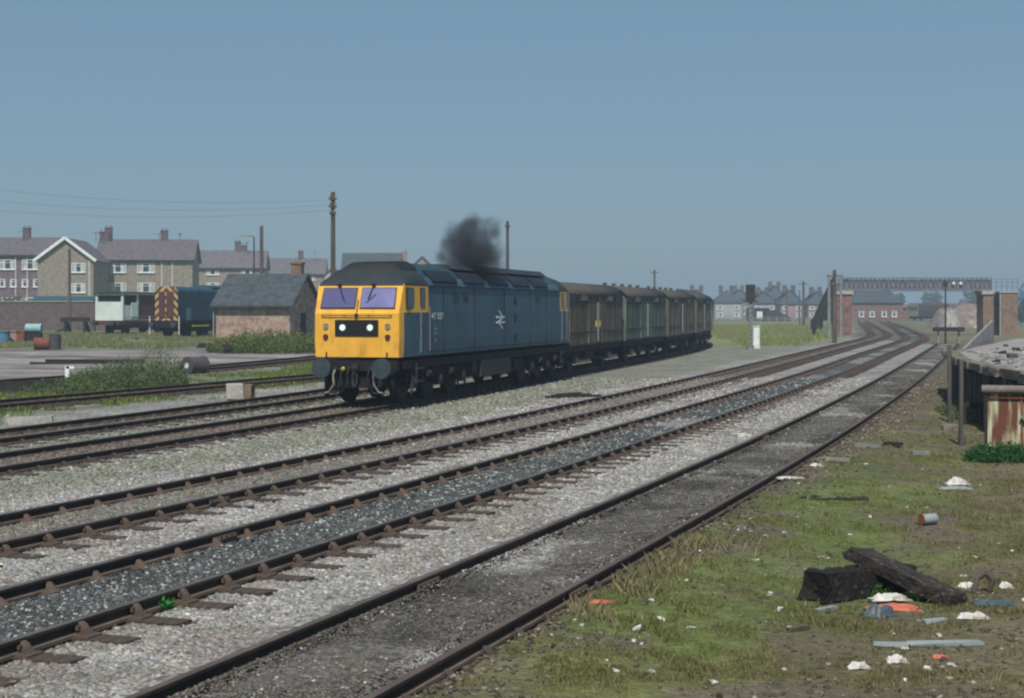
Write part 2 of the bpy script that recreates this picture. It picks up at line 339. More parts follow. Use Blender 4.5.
C_ = lambda *a: np.array(a, float)
LIGHT = C_(.238, .230, .218); DARKB = C_(.070, .076, .076); GREENG = C_(.175, .180, .148); BROWN = C_(.120, .100, .080)
DARKA = C_(.105, .097, .086); SOIL = C_(.118, .096, .076); GRASS = C_(.115, .122, .048); DRY = C_(.130, .112, .065); YARD = C_(.20, .178, .172)
YGRASS = C_(.095, .130, .055); CTRK = C_(.150, .140, .122); FIELD = C_(.175, .185, .085)
def tints(X, Y):
    X = np.asarray(X, float); Y = np.asarray(Y, float); n = X.shape
    a, b, c, d = lat('A', X, np.minimum(Y, 114)), lat('B', X, Y), lat('C', X, Y), lat('D', X, np.minimum(Y, 222))
    e = d + 3.45; f = lat('F', X, np.minimum(Y, 105)); g = lat('G', X, np.minimum(Y, 98))
    wob = (fbm(X * .9, Y * .9) - .5) * .9; big = fbm(X * .28 + 9, Y * .28 + 5); mid = fbm(X * 1.3 + 40, Y * 1.3, 5)
    T = np.zeros(n + (3,)); S = np.zeros(n)
    def put(mask, col, st):
        mask = np.clip(mask, 0, 1)[..., None]; T[:] = T * (1 - mask) + col * mask; S[:] = S * (1 - mask[..., 0]) + st * mask[..., 0]
    # right-hand waste ground
    gr = sstep(.45, .57, big * .45 + mid * .55)
    base = SOIL * (.8 + .5 * mid[..., None]); base = base * (1 - gr[..., None]) + GRASS * gr[..., None] * (.8 + .4 * mid[..., None])
    dry = sstep(1.8, 4.5, a + wob * 3)[..., None] * sstep(.34, .52, fbm(X * .5 + 77, Y * .5))[..., None]
    base = base * (1 - dry * .75) + DRY * dry * .75
    gsp = (sstep(.50, .60, fbm(X * .7 + 21, Y * .45 + 33)) * sstep(5.5, 2.5, a))[..., None]; base = base * (1 - .6 * gsp) + C_(.10, .14, .042) * .6 * gsp
    T[:] = base; S[:] = .15
        # dirt apron beyond the yard of track A, further away
    apr = sstep(15, 30, Y) * sstep(1.6 + 2.2 * sstep(18, 40, Y), .9, a + wob * 1.5); put(apr * .85, SOIL * 1.05, .6); gr = gr * (1 - .85 * apr)
    edge_ = sstep(1.5, .85, a + wob * 1.2); gr = gr * (1 - .6 * edge_)
    grass_amt = gr.copy()
    # left-hand side
    left = sstep(-.2, .2, -e - 1.6)
    yg = sstep(.45, .55, fbm(X * .22 + 3, Y * .35 + 8) * .7 + mid * .3)
    stk_ = sstep(.5, .62, fbm(X * .12 + 60, Y * .5 + 20))[..., None]; lb = YARD * (.55 + .9 * fbm(X * .8 + 5, Y * .9, 5)[..., None]); lb = lb * (1 - stk_) + C_(.27, .25, .235) * stk_; dk_ = sstep(.56, .66, fbm(X * .15 + 7, Y * .6 + 2))[..., None]; lb = lb * (1 - .6 * dk_) + C_(.07, .065, .06) * .6 * dk_
    nearg = sstep(-14, -10, e + wob * 4) * sstep(.36, .5, mid)
    fieldg = sstep(84, 94, Y + wob * 8)
    lb = lb * (1 - .85 * np.maximum(nearg, fieldg * yg)[..., None]) + YGRASS * .85 * np.maximum(nearg, fieldg * yg)[..., None]
    put(left, lb, .3)
    put(sstep(-4.6, -3.4, e + wob * 1.4) * sstep(-1.2, -1.9, e) * sstep(30, 37, Y) * .9, LIGHT * (.6 + .7 * mid[..., None]), .9)
    # corridor
    dirt_ = sstep(.5, .66, fbm(X * .5 + 90, Y * .5 + 14))[..., None]; put(sstep(0, .1, .76 - a) * sstep(-.2, .2, e + 2.1 + wob * .3), (LIGHT * (1 - .4 * dirt_) + BROWN * 1.2 * .4 * dirt_) * (.78 + .44 * mid[..., None]), 1)
    put(sstep(0, .5, a + .72) * sstep(0, .4, 1.15 - a + wob * .6), SOIL * .95, .5)
    put((np.abs(a) < .72) * 1.0, DARKA * (.7 + .6 * mid[..., None]), .8)
    lp = sstep(.55, .68, fbm(X * .6 + 11, Y * .6)); put((np.abs(a) < .72) * lp, LIGHT * .95, 1); l2_ = sstep(.58, .66, fbm(X * 1.1 + 50, Y * .9 + 30)); put((np.abs(a) < .72) * l2_ * .7, DARKA * .45, .6)
    pb_ = (sstep(.48, .62, fbm(X * .45 + 3, Y * .3 + 70)) * sstep(22, 34, Y))[..., None]; put((np.abs(b) < .72) * 1.0, (DARKB * (1 - pb_) + LIGHT * .75 * pb_) * (.7 + .6 * mid[..., None]), .9)
    put((np.abs(c) < .72) * 1.0, CTRK, 1)
    put(sstep(0, .8, 1.9 - d - 0 + wob) * 0 + sstep(0, .8, d - .8) * sstep(0, .9, -c - 1.9 + wob), GREENG * (.8 + .4 * mid[..., None]), 1)
    put(sstep(0, .2, d + 1.0) * sstep(0, .2, 1.1 - d), BROWN, .9)
    put(sstep(0, .2, e + 1.0) * sstep(0, .2, 1.0 - e), BROWN, .9)
    put(sstep(0, .2, e - .9) * sstep(0, .2, -d - .9), GREENG * .9, 1)
    for q in (f, g): put(sstep(0, .5, 1.3 - np.abs(q)) * .75 * (Y < 95), SOIL * .8, .5)
    # brown staining by the rails
    for q, s in ((b, .35), (c, .6)):
        put(np.exp(-((np.abs(q) - .80) / .14) ** 2) * s * (1 - .75 * sstep(30, 70, Y)), BROWN * .95, .8)
    # field between the train and the signal, grass past the signal
    fl = sstep(106, 118, Y + wob * 14) * sstep(2.6, 5.5, -c + wob * 2); put(fl, FIELD * (.8 + .45 * mid[..., None]), .1)
    # far right past the buffer stop: mixed
    fr = sstep(120, 135, Y) * sstep(1.9, 3.2, b); put(fr, GRASS * .6 + SOIL * .7, .2)
    far = sstep(250, 360, Y); put(far, C_(.12, .13, .09), 0)
    return T, S, grass_amt, (a, b, c, d, e, f, g)

def set_attrs(me, T, S):
    at = me.attributes.new("tint", 'FLOAT_COLOR', 'POINT'); buf = np.ones((len(T), 4), np.float32); buf[:, :3] = T; at.data.foreach_set("color", buf.ravel())
    a2 = me.attributes.new("stony", 'FLOAT', 'POINT'); a2.data.foreach_set("value", np.asarray(S, np.float32))

def grid_mesh(name, X, Y, Z, mat_):
    r, c = X.shape; me = bpy.data.meshes.new(name); me.vertices.add(r * c)
    me.vertices.foreach_set("co", np.stack([X, Y, Z], -1).astype(np.float32).ravel())
    i = np.arange(r * c).reshape(r, c); q = np.stack([i[:-1, :-1], i[:-1, 1:], i[1:, 1:], i[1:, :-1]], -1).reshape(-1, 4)
    me.loops.add(q.size); me.loops.foreach_set("vertex_index", q.ravel().astype(np.int32))
    me.polygons.add(len(q)); me.polygons.foreach_set("loop_start", (np.arange(len(q)) * 4).astype(np.int32))
    me.update(calc_edges=True); me.materials.append(mat_)
    T, S, _, _ = tints(X.ravel(), Y.ravel()); set_attrs(me, T, S)
    me.polygons.foreach_set("use_smooth", np.ones(len(q), bool))
    o = bpy.data.objects.new(name, me); COL.objects.link(o); return o

def grow(a, b, s0, g):
    r = [a]; s = s0
    while r[-1] < b: r.append(r[-1] + s); s *= g
    return np.array(r)
ys = np.concatenate([np.linspace(-24, 5.8, 26), np.arange(6, 44, .2), grow(44, 1600, .22, 1.018)])
xr = np.concatenate([np.arange(0, 14, .2), grow(14, 1300, .21, 1.03)])
xs = np.concatenate([-xr[:0:-1], xr])
GX, GY = np.meshgrid(xs, ys)
def gtrue(X, Y):
    X = np.asarray(X, float); Y = np.asarray(Y, float)
    Z = gz(X, Y) + (fbm(X * 1.1, Y * 1.1) - .5) * .03 * (Y < 60); a = lat('A', X, np.minimum(Y, 114))
    Z = Z + (.10 * sstep(.80, .95, a) * sstep(3.0, 1.6, a) + .06 * sstep(-.85, -.95, a) * sstep(-1.8, -1.4, a)) * (.3 + 1.1 * fbm(X * 1.7, Y * 1.7)) * (Y < 115)
    Z = Z + sstep(1.6, 4.5, a) * (fbm(X * .35, Y * .35) - .45) * .14 * (Y < 100)
    inb = (lat('B', X, Y) > -2.0) & (a < -1.2); return np.where(inb, np.minimum(Z, .004), Z)
GZ = gtrue(GX, GY)
ground = grid_mesh("ground", GX, GY, GZ, M['ground']); ground["kind"] = "structure"
def strip(name, key, u0, u1, z, y0=-12, y1=120, n=6):
    l = LINE[key]; l = l[(l[:, 1] >= y0) & (l[:, 1] <= y1)]
    S_ = arclen(l); ss = np.arange(0, S_[-1], .3); ll = np.stack([np.interp(ss, S_, l[:, 0]), np.interp(ss, S_, l[:, 1])], 1)
    us = np.linspace(u0, u1, n); P = np.stack([offset(ll, u) for u in us], 1)
    Z = np.full(P.shape[:2], z) + (fbm(P[..., 0] * 2, P[..., 1] * 2) - .5) * .03
    Z[:, 0] -= .09; Z[:, -1] -= .09
    o = grid_mesh(name, P[..., 0], P[..., 1], Z, M['ground']); o["kind"] = "structure"; return o
strip("track_bed", 'A', -.68, .68, .105); strip("track_bed", 'B', -.60, .60, .045, y1=200)
strip("track_bed", 'C', -.58, .58, .035, y1=200); strip("track_bed", 'D', -.60, .60, .05, y1=120); strip("track_bed", 'E', -.60, .60, .05, y1=60)

# ------------------------------------------------------------------ railway tracks
BULL = [(-.034, 0), (.034, 0), (.034, .028), (.010, .045), (.010, .098), (.034, .112), (.034, .140), (.027, .146), (-.027, .146), (-.034, .140), (-.034, .112), (-.010, .098), (-.010, .045), (-.034, .028)]
def sweep(name, line, u, z0, headmat, parent, step=1.0):
    S_ = arclen(line); ss = np.append(np.arange(0, S_[-1], step), S_[-1])
    ll = np.stack([np.interp(ss, S_, line[:, 0]), np.interp(ss, S_, line[:, 1])], 1)
    t = np.gradient(ll, axis=0); t /= np.linalg.norm(t, axis=1)[:, None]; r = np.stack([t[:, 1], -t[:, 0]], 1)
    n = len(BULL); V = []; 
    for i in range(len(ll)):
        zz = gzf(ll[i, 0], ll[i, 1]) if ll[i, 0] < 0 else 0
        for y_, z_ in BULL: V.append((ll[i, 0] + r[i, 0] * (u + y_), ll[i, 1] + r[i, 1] * (u + y_), z0 + z_ + zz))
    mb = MB(); mb.v = V
    for i in range(len(ll) - 1):
        for k in range(n):
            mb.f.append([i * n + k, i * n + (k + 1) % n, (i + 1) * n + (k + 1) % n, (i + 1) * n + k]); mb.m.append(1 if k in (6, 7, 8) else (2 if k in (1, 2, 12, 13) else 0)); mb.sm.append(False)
    mb.f.append(list(range(n))[::-1]); mb.m.append(0); mb.sm.append(False)
    mb.f.append([(len(ll) - 1) * n + k for k in range(n)]); mb.m.append(0); mb.sm.append(False)
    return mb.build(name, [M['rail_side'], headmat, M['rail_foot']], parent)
def chair_mb():
    mb = MB()
    mb.box((0, 0, .008), (.20, .38, .03))
    mb.add([(-.040, .17, .02), (.040, .17, .02), (.048, .04, .02), (-.048, .04, .02), (-.022, .075, .128), (.022, .075, .128), (.028, .042, .135), (-.028, .042, .135)],
           [(0, 1, 5, 4), (1, 2, 6, 5), (2, 3, 7, 6), (3, 0, 4, 7), (4, 5, 6, 7)])
    mb.add([(-.036, -.16, .02), (.036, -.16, .02), (.044, -.04, .02), (-.044, -.04, .02), (-.022, -.075, .10), (.022, -.075, .10), (.028, -.045, .105), (-.028, -.045, .105)],
           [(0, 1, 5, 4), (1, 2, 6, 5), (2, 3, 7, 6), (3, 0, 4, 7), (4, 5, 6, 7)])
    mb.box((0, .052, .085), (.13, .03, .04))
    return mb
chair_src = chair_mb().build("rail_chair", M['chair']); chair_me = chair_src.data; chair_me2 = chair_me.copy(); chair_me2.materials[0] = M['chair_dull']
sl_mes = []
for k in range(4):
    mb = MB(); mb.box((0, 0, -.055), (.25, 2.6, .13), jit=.012); o = mb.build("sleeper", M['sleeper'], bevel=0); sl_mes.append(o.data); bpy.data.objects.remove(o)
bpy.data.objects.remove(chair_src)
plate_mb = MB(); plate_mb.box((0, .045, .07), (.5, .03, .06)); plate_mb.box((0, -.045, .07), (.5, .03, .06))
for q in (-.17, -.06, .06, .17): plate_mb.cyl((q, -.085, .07), (q, .085, .07), .018, n=6)
po = plate_mb.build("fishplate", M['chair']); plate_me = po.data; bpy.data.objects.remove(po)
def put_ob(name, me, parent, loc, rz):
    o = bpy.data.objects.new(name, me); COL.objects.link(o); o.parent = parent; o.location = loc; o.rotation_euler = (0, 0, rz); return o
def track(key, label, head, y0, y1, yi, zt=.028, nindiv=100, far=True, joints=(), dull=False, czs=1.0):
    l = LINE[key]; l = l[(l[:, 1] >= y0) & (l[:, 1] <= y1)]
    root = thing("railway_track", label, "railway track", (0, 0, 0), 0, "parallel railway tracks")
    for u in (-.7525, .7525): sweep("rail", l, u, .034, head, root)
    S_ = arclen(l); s = .3; cnt = 0; rest = MB()
    while s < S_[-1] - .3:
        p_ = at_s(l, S_, s); q = at_s(l, S_, s + .2) - p_; ang = math.atan2(q[1], q[0]) + random.uniform(-.02, .02)
        zz = gzf(p_[0], p_[1]) if p_[0] < 0 else 0
        if p_[1] > yi and cnt < nindiv:
            so_ = put_ob("sleeper", random.choice(sl_mes), root, (p_[0], p_[1], zt + zz), ang); cnt += 1
            dy = random.uniform(-.05, .05)
            for yy, rr_ in ((.7525, 0), (-.7525, math.pi)):
                ch_ = put_ob("rail_chair", chair_me2 if dull else chair_me, so_, (random.uniform(-.02, .02), yy, .008), rr_); ch_.scale = (1, random.uniform(.8, 1.1), czs * random.uniform(.8, 1.0))
        elif far and s < 320:
            R = Matrix.Rotation(ang, 3, 'Z')
            rest.mi(0); rest.box((p_[0], p_[1], zt - .055 + zz), (.25, 2.6, .13), R)
            for sgn in (-1, 1):
                c_ = Vector((p_[0], p_[1], zz + .07)) + R @ Vector((0, sgn * .7525, 0))
                rest.mi(1); rest.box(c_, (.09, .24, .09), R)
        s += .76
    if rest.f:
        o = rest.build("sleeper", [M['sleeper'], M['chair_dull'] if dull else M['chair']], root, fix=False); o["kind"] = "stuff"
    for (s, sg) in joints:
        p_ = at_s(l, S_, s); q = at_s(l, S_, s + .2) - p_; ang = math.atan2(q[1], q[0]); n_ = Vector((q[1], -q[0])).normalized() * .7525 * sg
        put_ob("fishplate", plate_me, root, (p_[0] + n_.x, p_[1] + n_.y, .034), ang)
    return root
track('A', "rusty nearest siding track running along the edge of the grass to the buffer stop", M['rail_head'], -12, 115, 6.5, joints=((27, -1), (27.1, 1), (45, -1)), dull=True, czs=.85, zt=-.012)
track('B', "second track from the camera, with dark oily ballast between its rails", M['rail_shine'], -12, 420, 8.5, joints=((30.2, -1), (48.5, -1), (48.5, 1)))
track('C', "third track from the camera, pale ballast on both sides, nearest the signal", M['rail_shine'], -12, 420, 13.5, joints=((34.5, 1), (31, -1), (53, -1)))
track('D', "track that the diesel locomotive and its vans stand on", M['rail_shine'], -6, 200, 22, nindiv=100, dull=True, czs=.6)
track('E', "track just behind the diesel locomotive, parallel to the one under the train", M['rail_shine'], -6, 190, 25, nindiv=60, dull=True, czs=.6)
track('F', "overgrown siding beside the weeds and the concrete block", M['rail_head'], 0, 104, 35, nindiv=40, dull=True, czs=.5)
track('G', "half-buried yard siding behind the rusty roller", M['rail_head'], 30, 96, 48, nindiv=45, dull=True, czs=.5)

# ------------------------------------------------------------------ scattered stones and grass
CUBE = np.array([(x, y, z) for x in (-1, 1) for y in (-1, 1) for z in (-1, 1)], float) * .5
QF = np.array([(0, 1, 3, 2), (4, 6, 7, 5), (0, 4, 5, 1), (2, 3, 7, 6), (0, 2, 6, 4), (1, 5, 7, 3)])
def scatter_boxes(name, P, size, T, mat_, flat=.7):
    n = len(P); V = np.repeat(CUBE[None], n, 0) + RS.uniform(-.2, .2, (n, 8, 3))
    V *= size[:, None, None] * RS.uniform(.65, 1.3, (n, 1, 3)); V[..., 2] *= flat
    a = RS.uniform(0, 2 * np.pi, n); b = RS.uniform(-.6, .6, n)
    ca, sa, cb, sb = np.cos(a)[:, None], np.sin(a)[:, None], np.cos(b)[:, None], np.sin(b)[:, None]
    x, y, z = V[..., 0], V[..., 1], V[..., 2]; x, z = x * cb + z * sb, -x * sb + z * cb; x, y = x * ca - y * sa, x * sa + y * ca
    V = np.stack([x, y, z], -1) + P[:, None, :]
    me = bpy.data.meshes.new(name); me.vertices.add(n * 8); me.vertices.foreach_set("co", V.astype(np.float32).ravel())
    q = (QF[None] + (np.arange(n) * 8)[:, None, None]).reshape(-1, 4)
    me.loops.add(q.size); me.loops.foreach_set("vertex_index", q.ravel().astype(np.int32)); me.polygons.add(len(q))
    me.polygons.foreach_set("loop_start", (np.arange(len(q)) * 4).astype(np.int32)); me.update(calc_edges=True)
    me.materials.append(mat_); set_attrs(me, np.repeat(T, 8, 0), np.ones(n * 8))
    o = bpy.data.objects.new(name, me); COL.objects.link(o); return o
def view_points(n, y0, y1, margin=1.04, bias=1.0, lo=-1, hi=1):
    Y = y0 * (y1 / y0) ** (RS.rand(n) ** bias); X = RS.uniform(lo, hi, n) * (512 / FP) * Y * margin; return X, Y
X, Y = view_points(360000, 8.6, 60)
T, S, gr, q = tints(X, Y)
keep = (S > .45) & (q[4] > -1.6)
for k, ln in enumerate('ABCD'):
    pass
on_rail = np.zeros(len(X), bool)
for i in (0, 1, 2, 3, 4): on_rail |= np.abs(np.abs(q[i]) - .7525) < .075
keep &= ~on_rail
dens = np.where(np.abs(q[0]) < .72, .45, 1.0) * np.where(np.abs(q[1]) < .72, .75, 1.0) * np.where((q[0] > .7), .15, 1.0)
# leave the sleeper ends on the right of B and C partly bare
for kk, key_, y0_ in ((1, 'B', -12), (2, 'C', -12)):
    l_ = LINE[key_]; l_ = l_[(l_[:, 1] >= y0_) & (l_[:, 1] <= 420)]; S_ = arclen(l_); s_at = np.interp(Y, l_[:, 1], S_) + q[kk] * np.interp(Y, l_[:, 1], np.gradient(l_[:, 0], l_[:, 1])) * .93
    ph = np.abs((s_at - .3 + .38) % .76 - .38); idx = np.floor((s_at - .3 + .38) / .76).astype(int); wild = _G[idx % 256, (idx * 7) % 256]
    end_u = .95 + .5 * wild ** .7 if kk == 1 else .8 + .42 * wild
    end_u = np.where(wild < .42, .8, end_u)
    dens = np.where((q[kk] > .76) & (q[kk] < end_u) & (ph < .15), .05, dens)
    dens = np.where((np.abs(q[kk]) > .6) & (np.abs(q[kk]) < .98) & (ph < .13), .08, dens)
keep &= RS.rand(len(X)) < dens
X, Y, T = X[keep], Y[keep], T[keep]; q = [a_[keep] for a_ in q]
inA, inB, inC, inD = (np.abs(q[0]) < .66), (np.abs(q[1]) < .6), (np.abs(q[2]) < .58), (np.abs(q[3]) < .6)
zg_ = gtrue(X, Y); Z = np.where(inA, .108, np.where(inB, .05, np.where(inC, .04, np.where(inD, .05, np.maximum(zg_, .0) * (q[0] > .6) + .010))))
br = RS.lognormal(0, .30, len(X)); T = T * br[:, None] * 1.12
wa = inA & (RS.rand(len(X)) < .035); T[wa] = C_(.36, .35, .33) * RS.uniform(.6, 1.3, wa.sum())[:, None]
fl = inB & (RS.rand(len(X)) < .13); T[fl] = C_(.34, .35, .34) * RS.uniform(.6, 1.3, fl.sum())[:, None]
hue = RS.normal(0, .05, (len(X), 3)); T = np.clip(T * (1 + hue), .01, .7)
sz = RS.uniform(.020, .046, len(X)) * (1 + np.clip(Y - 14, 0, 40) * .022) * np.where(inA, .5, np.where(inB, .7, 1.0))
st = scatter_boxes("ballast_stones", np.stack([X, Y, Z], 1), sz, T, M['stone'])
tag(st, "loose grey stone ballast around and between the tracks", "ballast", kind="stuff")

def blades(name, X, Y, Z, h, wd, T, label, lean=.45, cat="grass"):
    n = len(X); a = RS.uniform(0, 2 * np.pi, n); la = RS.uniform(0, 2 * np.pi, n); ln = RS.uniform(0, lean, n) * h
    dx, dy = np.cos(a) * wd / 2, np.sin(a) * wd / 2; lx, ly = np.cos(la) * ln, np.sin(la) * ln
    z0 = np.zeros(n)
    V = np.stack([np.stack([X - dx, Y - dy, Z], 1), np.stack([X + dx, Y + dy, Z], 1),
                  np.stack([X + dx * .7 + lx * .4, Y + dy * .7 + ly * .4, Z + h * .6], 1), np.stack([X + lx, Y + ly, Z + h], 1)], 1)
    me = bpy.data.meshes.new(name); me.vertices.add(n * 4); me.vertices.foreach_set("co", V.astype(np.float32).ravel())
    me.loops.add(n * 4); me.loops.foreach_set("vertex_index", np.arange(n * 4, dtype=np.int32)); me.polygons.add(n)
    me.polygons.foreach_set("loop_start", (np.arange(n) * 4).astype(np.int32)); me.update(calc_edges=True)
    me.materials.append(M['leaf']); set_attrs(me, np.repeat(T, 4, 0), np.zeros(n * 4))
    o = bpy.data.objects.new(name, me); COL.objects.link(o); tag(o, label, cat, kind="stuff"); return o
def gcol(n, lo=(.07, .11, .025), hi=(.15, .20, .05), dry=.25, dc=(.22, .18, .09)):
    t = RS.rand(n)[:, None]; c = np.array(lo) * (1 - t) + np.array(hi) * t
    d_ = RS.rand(n) < dry; c[d_] = np.array(dc) * RS.uniform(.6, 1.2, d_.sum())[:, None]; return c
X, Y = view_points(700000, 8.6, 75, lo=-.25, hi=1.0)
T, S, gr, q = tints(X, Y)
clump = fbm(X * 3.1 + 5, Y * 3.1 + 9, 3)
pr = sstep(.80, 1.3, q[0] + (clump - .5) * .8) * (.12 + .88 * gr) * sstep(.28, .58, clump)
keep = RS.rand(len(X)) < pr
X, Y, gr, q0, T = X[keep], Y[keep], gr[keep], q[0][keep], T[keep]
dryf = .30 + .5 * sstep(1.5, 4.5, q0) * sstep(.34, .52, fbm(X * .5 + 77, Y * .5)) - .4 * sstep(.50, .60, fbm(X * .7 + 21, Y * .45 + 33)) * sstep(5.5, 2.5, q0)
C2 = gcol(len(X), (.12, .138, .042), (.20, .212, .075), 0); dmask = RS.rand(len(X)) < dryf; C2[dmask] = C_(.20, .165, .095) * RS.uniform(.55, 1.15, dmask.sum())[:, None]
gzv = gtrue(X, Y)
hh = RS.uniform(.008, .030, len(X)) * (1 + .8 * (clump[keep] > .66))
blades("grass", X, Y, gzv - .005, hh, .005 + .0006 * Y, C2, "patchy short grass covering the waste ground right of the tracks", .8)
tf = RS.rand(len(X)) < .05; n_t = int(tf.sum())
blades("grass", X[tf] + RS.normal(0, .02, n_t), Y[tf] + RS.normal(0, .02, n_t), gzv[tf], RS.uniform(.03, .075, n_t), .005 + .0006 * Y[tf], np.where(RS.rand(n_t)[:, None] < .45, C_(.26, .22, .12), C_(.15, .18, .06)) * RS.uniform(.7, 1.2, (n_t, 1)), "taller loose grass stalks on the waste ground", .9)
Xr, Yr = view_points(60000, 8.6, 60, lo=-.3, hi=1.0); Tr, Sr, gr_, qr = tints(Xr, Yr); kr = (qr[0] > .85) & (RS.rand(len(Xr)) < (.10 + .6 * sstep(2.0, .9, qr[0])) * (1.1 - gr_)); Xr, Yr = Xr[kr], Yr[kr]
cr_ = np.where(RS.rand(len(Xr))[:, None] < .10, C_(.30, .27, .23), C_(.095, .08, .064)) * RS.lognormal(0, .35, len(Xr))[:, None]
tag(scatter_boxes("gravel", np.stack([Xr, Yr, gtrue(Xr, Yr) + .006], 1), RS.uniform(.010, .032, len(Xr)) * (1 + .015 * Yr), cr_, M['stone'], .6), "cinders and small stones strewn over the waste ground right of the tracks", "gravel", kind="stuff")
x0, y0 = 1.1, 14.6; nw = 2600; t_ = RS.rand(nw); Yw = 12.4 + t_ * 5.2; Xw = np.interp(Yw, LINE['A'][:, 1], LINE['A'][:, 0]) + 1.05 + RS.gamma(1.5, .16, nw)
kw = fbm(Xw * 2.2, Yw * 2.2) > .48; Xw, Yw = Xw[kw], Yw[kw]; blades("dry_grass", Xw, Yw, gtrue(Xw, Yw), RS.uniform(.05, .16, len(Xw)), .012, C_(.27, .24, .13) * RS.uniform(.6, 1.2, (len(Xw), 1)), "dry straw-coloured grass along the right rail of the nearest siding", .9)
def region(n, fn, X0, X1, Y0, Y1):
    X = RS.uniform(X0, X1, n); Y = RS.uniform(Y0, Y1, n); k = RS.rand(n) < fn(X, Y); return X[k], Y[k]
# grass between E and the yard, and around the siding
X, Y = region(260000, lambda X, Y: sstep(.42, .58, fbm(X * .35, Y * .35) * .5 + fbm(X * 1.2 + 40, Y * 1.2) * .5) * (1 - .85 * sstep(-4.8, -3.6, lat('E', X, Y)) * sstep(31, 37, Y)) * sstep(-2.1, -3.2, lat('E', X, Y)) * sstep(-13.5, -9, lat('E', X, Y)), -26, 0, 28, 80)
yl = RS.rand(len(X)) < .10; Cg = gcol(len(X), (.06, .11, .03), (.14, .21, .06), .12); Cg[yl] = (.45, .42, .05)
blades("grass", X, Y, gz(X, Y), RS.uniform(.05, .16, len(X)), .03, Cg, "grass and yellow flowers along the overgrown siding")
X, Y = region(200000, lambda X, Y: sstep(.46, .56, fbm(X * .22, Y * .45 + 8)), -52, -8, 90, 128)
blades("grass", X, Y, gz(X, Y), RS.uniform(.06, .3, len(X)), .06, gcol(len(X), (.12, .16, .06), (.22, .27, .10), .3, (.34, .30, .18)), "rough grass in front of the parked shunter and brake van")
X, Y = region(260000, lambda X, Y: sstep(.36, .52, fbm(X * .25 + 31, Y * .12 + 3)) * sstep(2.8, 5, -lat('C', X, Y)) * sstep(2.5, 5, lat('D', X, Y)), 14, 66, 112, 250)
blades("grass", X, Y, gz(X, Y), RS.uniform(.08, .3, len(X)), .08, gcol(len(X), (.15, .185, .06), (.26, .29, .10), .3, (.38, .35, .16)), "grassy field behind the signal")
# tall weeds
def weeds(cx, cy, rx, ry, n, h0, h1, label, name="weeds", lo=(.06, .10, .04), hi=(.14, .20, .075), dry=.12, leaf=.05, stems=1, dc=(.22, .16, .10)):
    k = n; a = RS.uniform(0, 2 * np.pi, k); r = np.sqrt(RS.rand(k)); sx = cx + np.cos(a) * r * rx; sy = cy + np.sin(a) * r * ry
    ht = RS.uniform(h0, h1, k) * (1 - .55 * r ** 3) * (.6 + .8 * fbm(sx * 1.5, sy * 1.5))
    per = 14; X = np.repeat(sx, per); Y = np.repeat(sy, per); f_ = np.tile(np.linspace(.08, 1, per), k); hz = np.repeat(ht, per)
    X = X + RS.normal(0, .04, len(X)) ; Y = Y + RS.normal(0, .04, len(X)); Z = gz(X, Y) + f_ * hz * .85
    cb = np.repeat(gcol(k, lo, hi, dry, dc), per, 0) * RS.uniform(.75, 1.25, (k * per, 1))
    blades(name, X, Y, Z, RS.uniform(.6, 1.6, len(X)) * leaf, RS.uniform(.5, 1.1, len(X)) * leaf, cb, label, 1.6, "weeds")
x0, y0, _ = px(118, 392); weeds(x0 - .2, y0 + 2.0, 2.1, 1.7, 1300, .5, 1.15, "tall bushy green weeds beside the overgrown siding", dry=.14)
x0, y0, _ = px(142, 388); weeds(x0, y0 + 2.4, 1.0, .9, 260, 1.2, 1.75, "tallest upright weeds at the right end of the bushy clump", dry=.12, leaf=.045)
x0, y0, _ = px(60, 395); weeds(x0 - .2, y0 + 1.2, 1.5, 1.1, 500, .2, .55, "lower weeds left of the bushy weed clump")
x0, y0, _ = px(265, 351, .45); weeds(x0, y0 + 2, 3.6, 2.0, 1500, .5, 1.5, "tall yellow-green weeds in front of the brick hut", lo=(.07, .12, .03), hi=(.17, .23, .06), leaf=.08)
x0, y0, _ = px(1012, 463); weeds(x0, y0 + .25, .75, .28, 420, .15, .42, "dark green nettles at the foot of the rusty steel bin", lo=(.02, .08, .02), hi=(.05, .15, .045), leaf=.04, dry=0)
weeds(11.6, 38.6, .5, 2.6, 420, .1, .4, 'rank green weeds along the foot of the loading dock', leaf=.045)
x0, y0, _ = px(842, 598); weeds(x0 + .28, y0 + .1, .22, .12, 70, .06, .18, "green plants under the charred timbers", lo=(.03, .09, .02), hi=(.08, .17, .04), leaf=.022, dry=0)
x0, y0, _ = px(166, 612); weeds(x0, y0, .05, .05, 7, .15, .25, "single bright green seedling against the second track's rail", lo=(.03, .18, .03), hi=(.07, .3, .06), leaf=.03, dry=0)

# ------------------------------------------------------------------ diesel locomotive
RT = .18
def text(s, name, parent, loc, size, mat_, rot=(rad(90), 0, math.pi), extr=.002):
    cu = bpy.data.curves.new(name, 'FONT'); cu.body = s; cu.size = size; cu.extrude = extr; cu.align_x = 'CENTER'; cu.align_y = 'CENTER'
    cu.materials.append(mat_); t_ = bpy.data.objects.new(name, cu); me = bpy.data.meshes.new_from_object(t_); bpy.data.objects.remove(t_); o = bpy.data.objects.new(name, me); COL.objects.link(o); o.parent = parent; o.location = loc; o.rotation_euler = rot; return o
def wheelset(name, x, r, half, parent, mats, spokes=False):
    mb = MB(); mb.mi(0).cyl((x, -half, r), (x, half, r), .09, n=10)
    for s in (-1, 1):
        mb.cyl((x, s * .70, r), (x, s * .83, r), r, r, 28); mb.mi(1).cyl((x, s * .83, r), (x, s * .835, r), r * .86, r * .86, 24); mb.mi(0)
        mb.cyl((x, s * .66, r), (x, s * .70, r), r + .03, r + .03, 28)
    return mb.build(name, mats, parent)
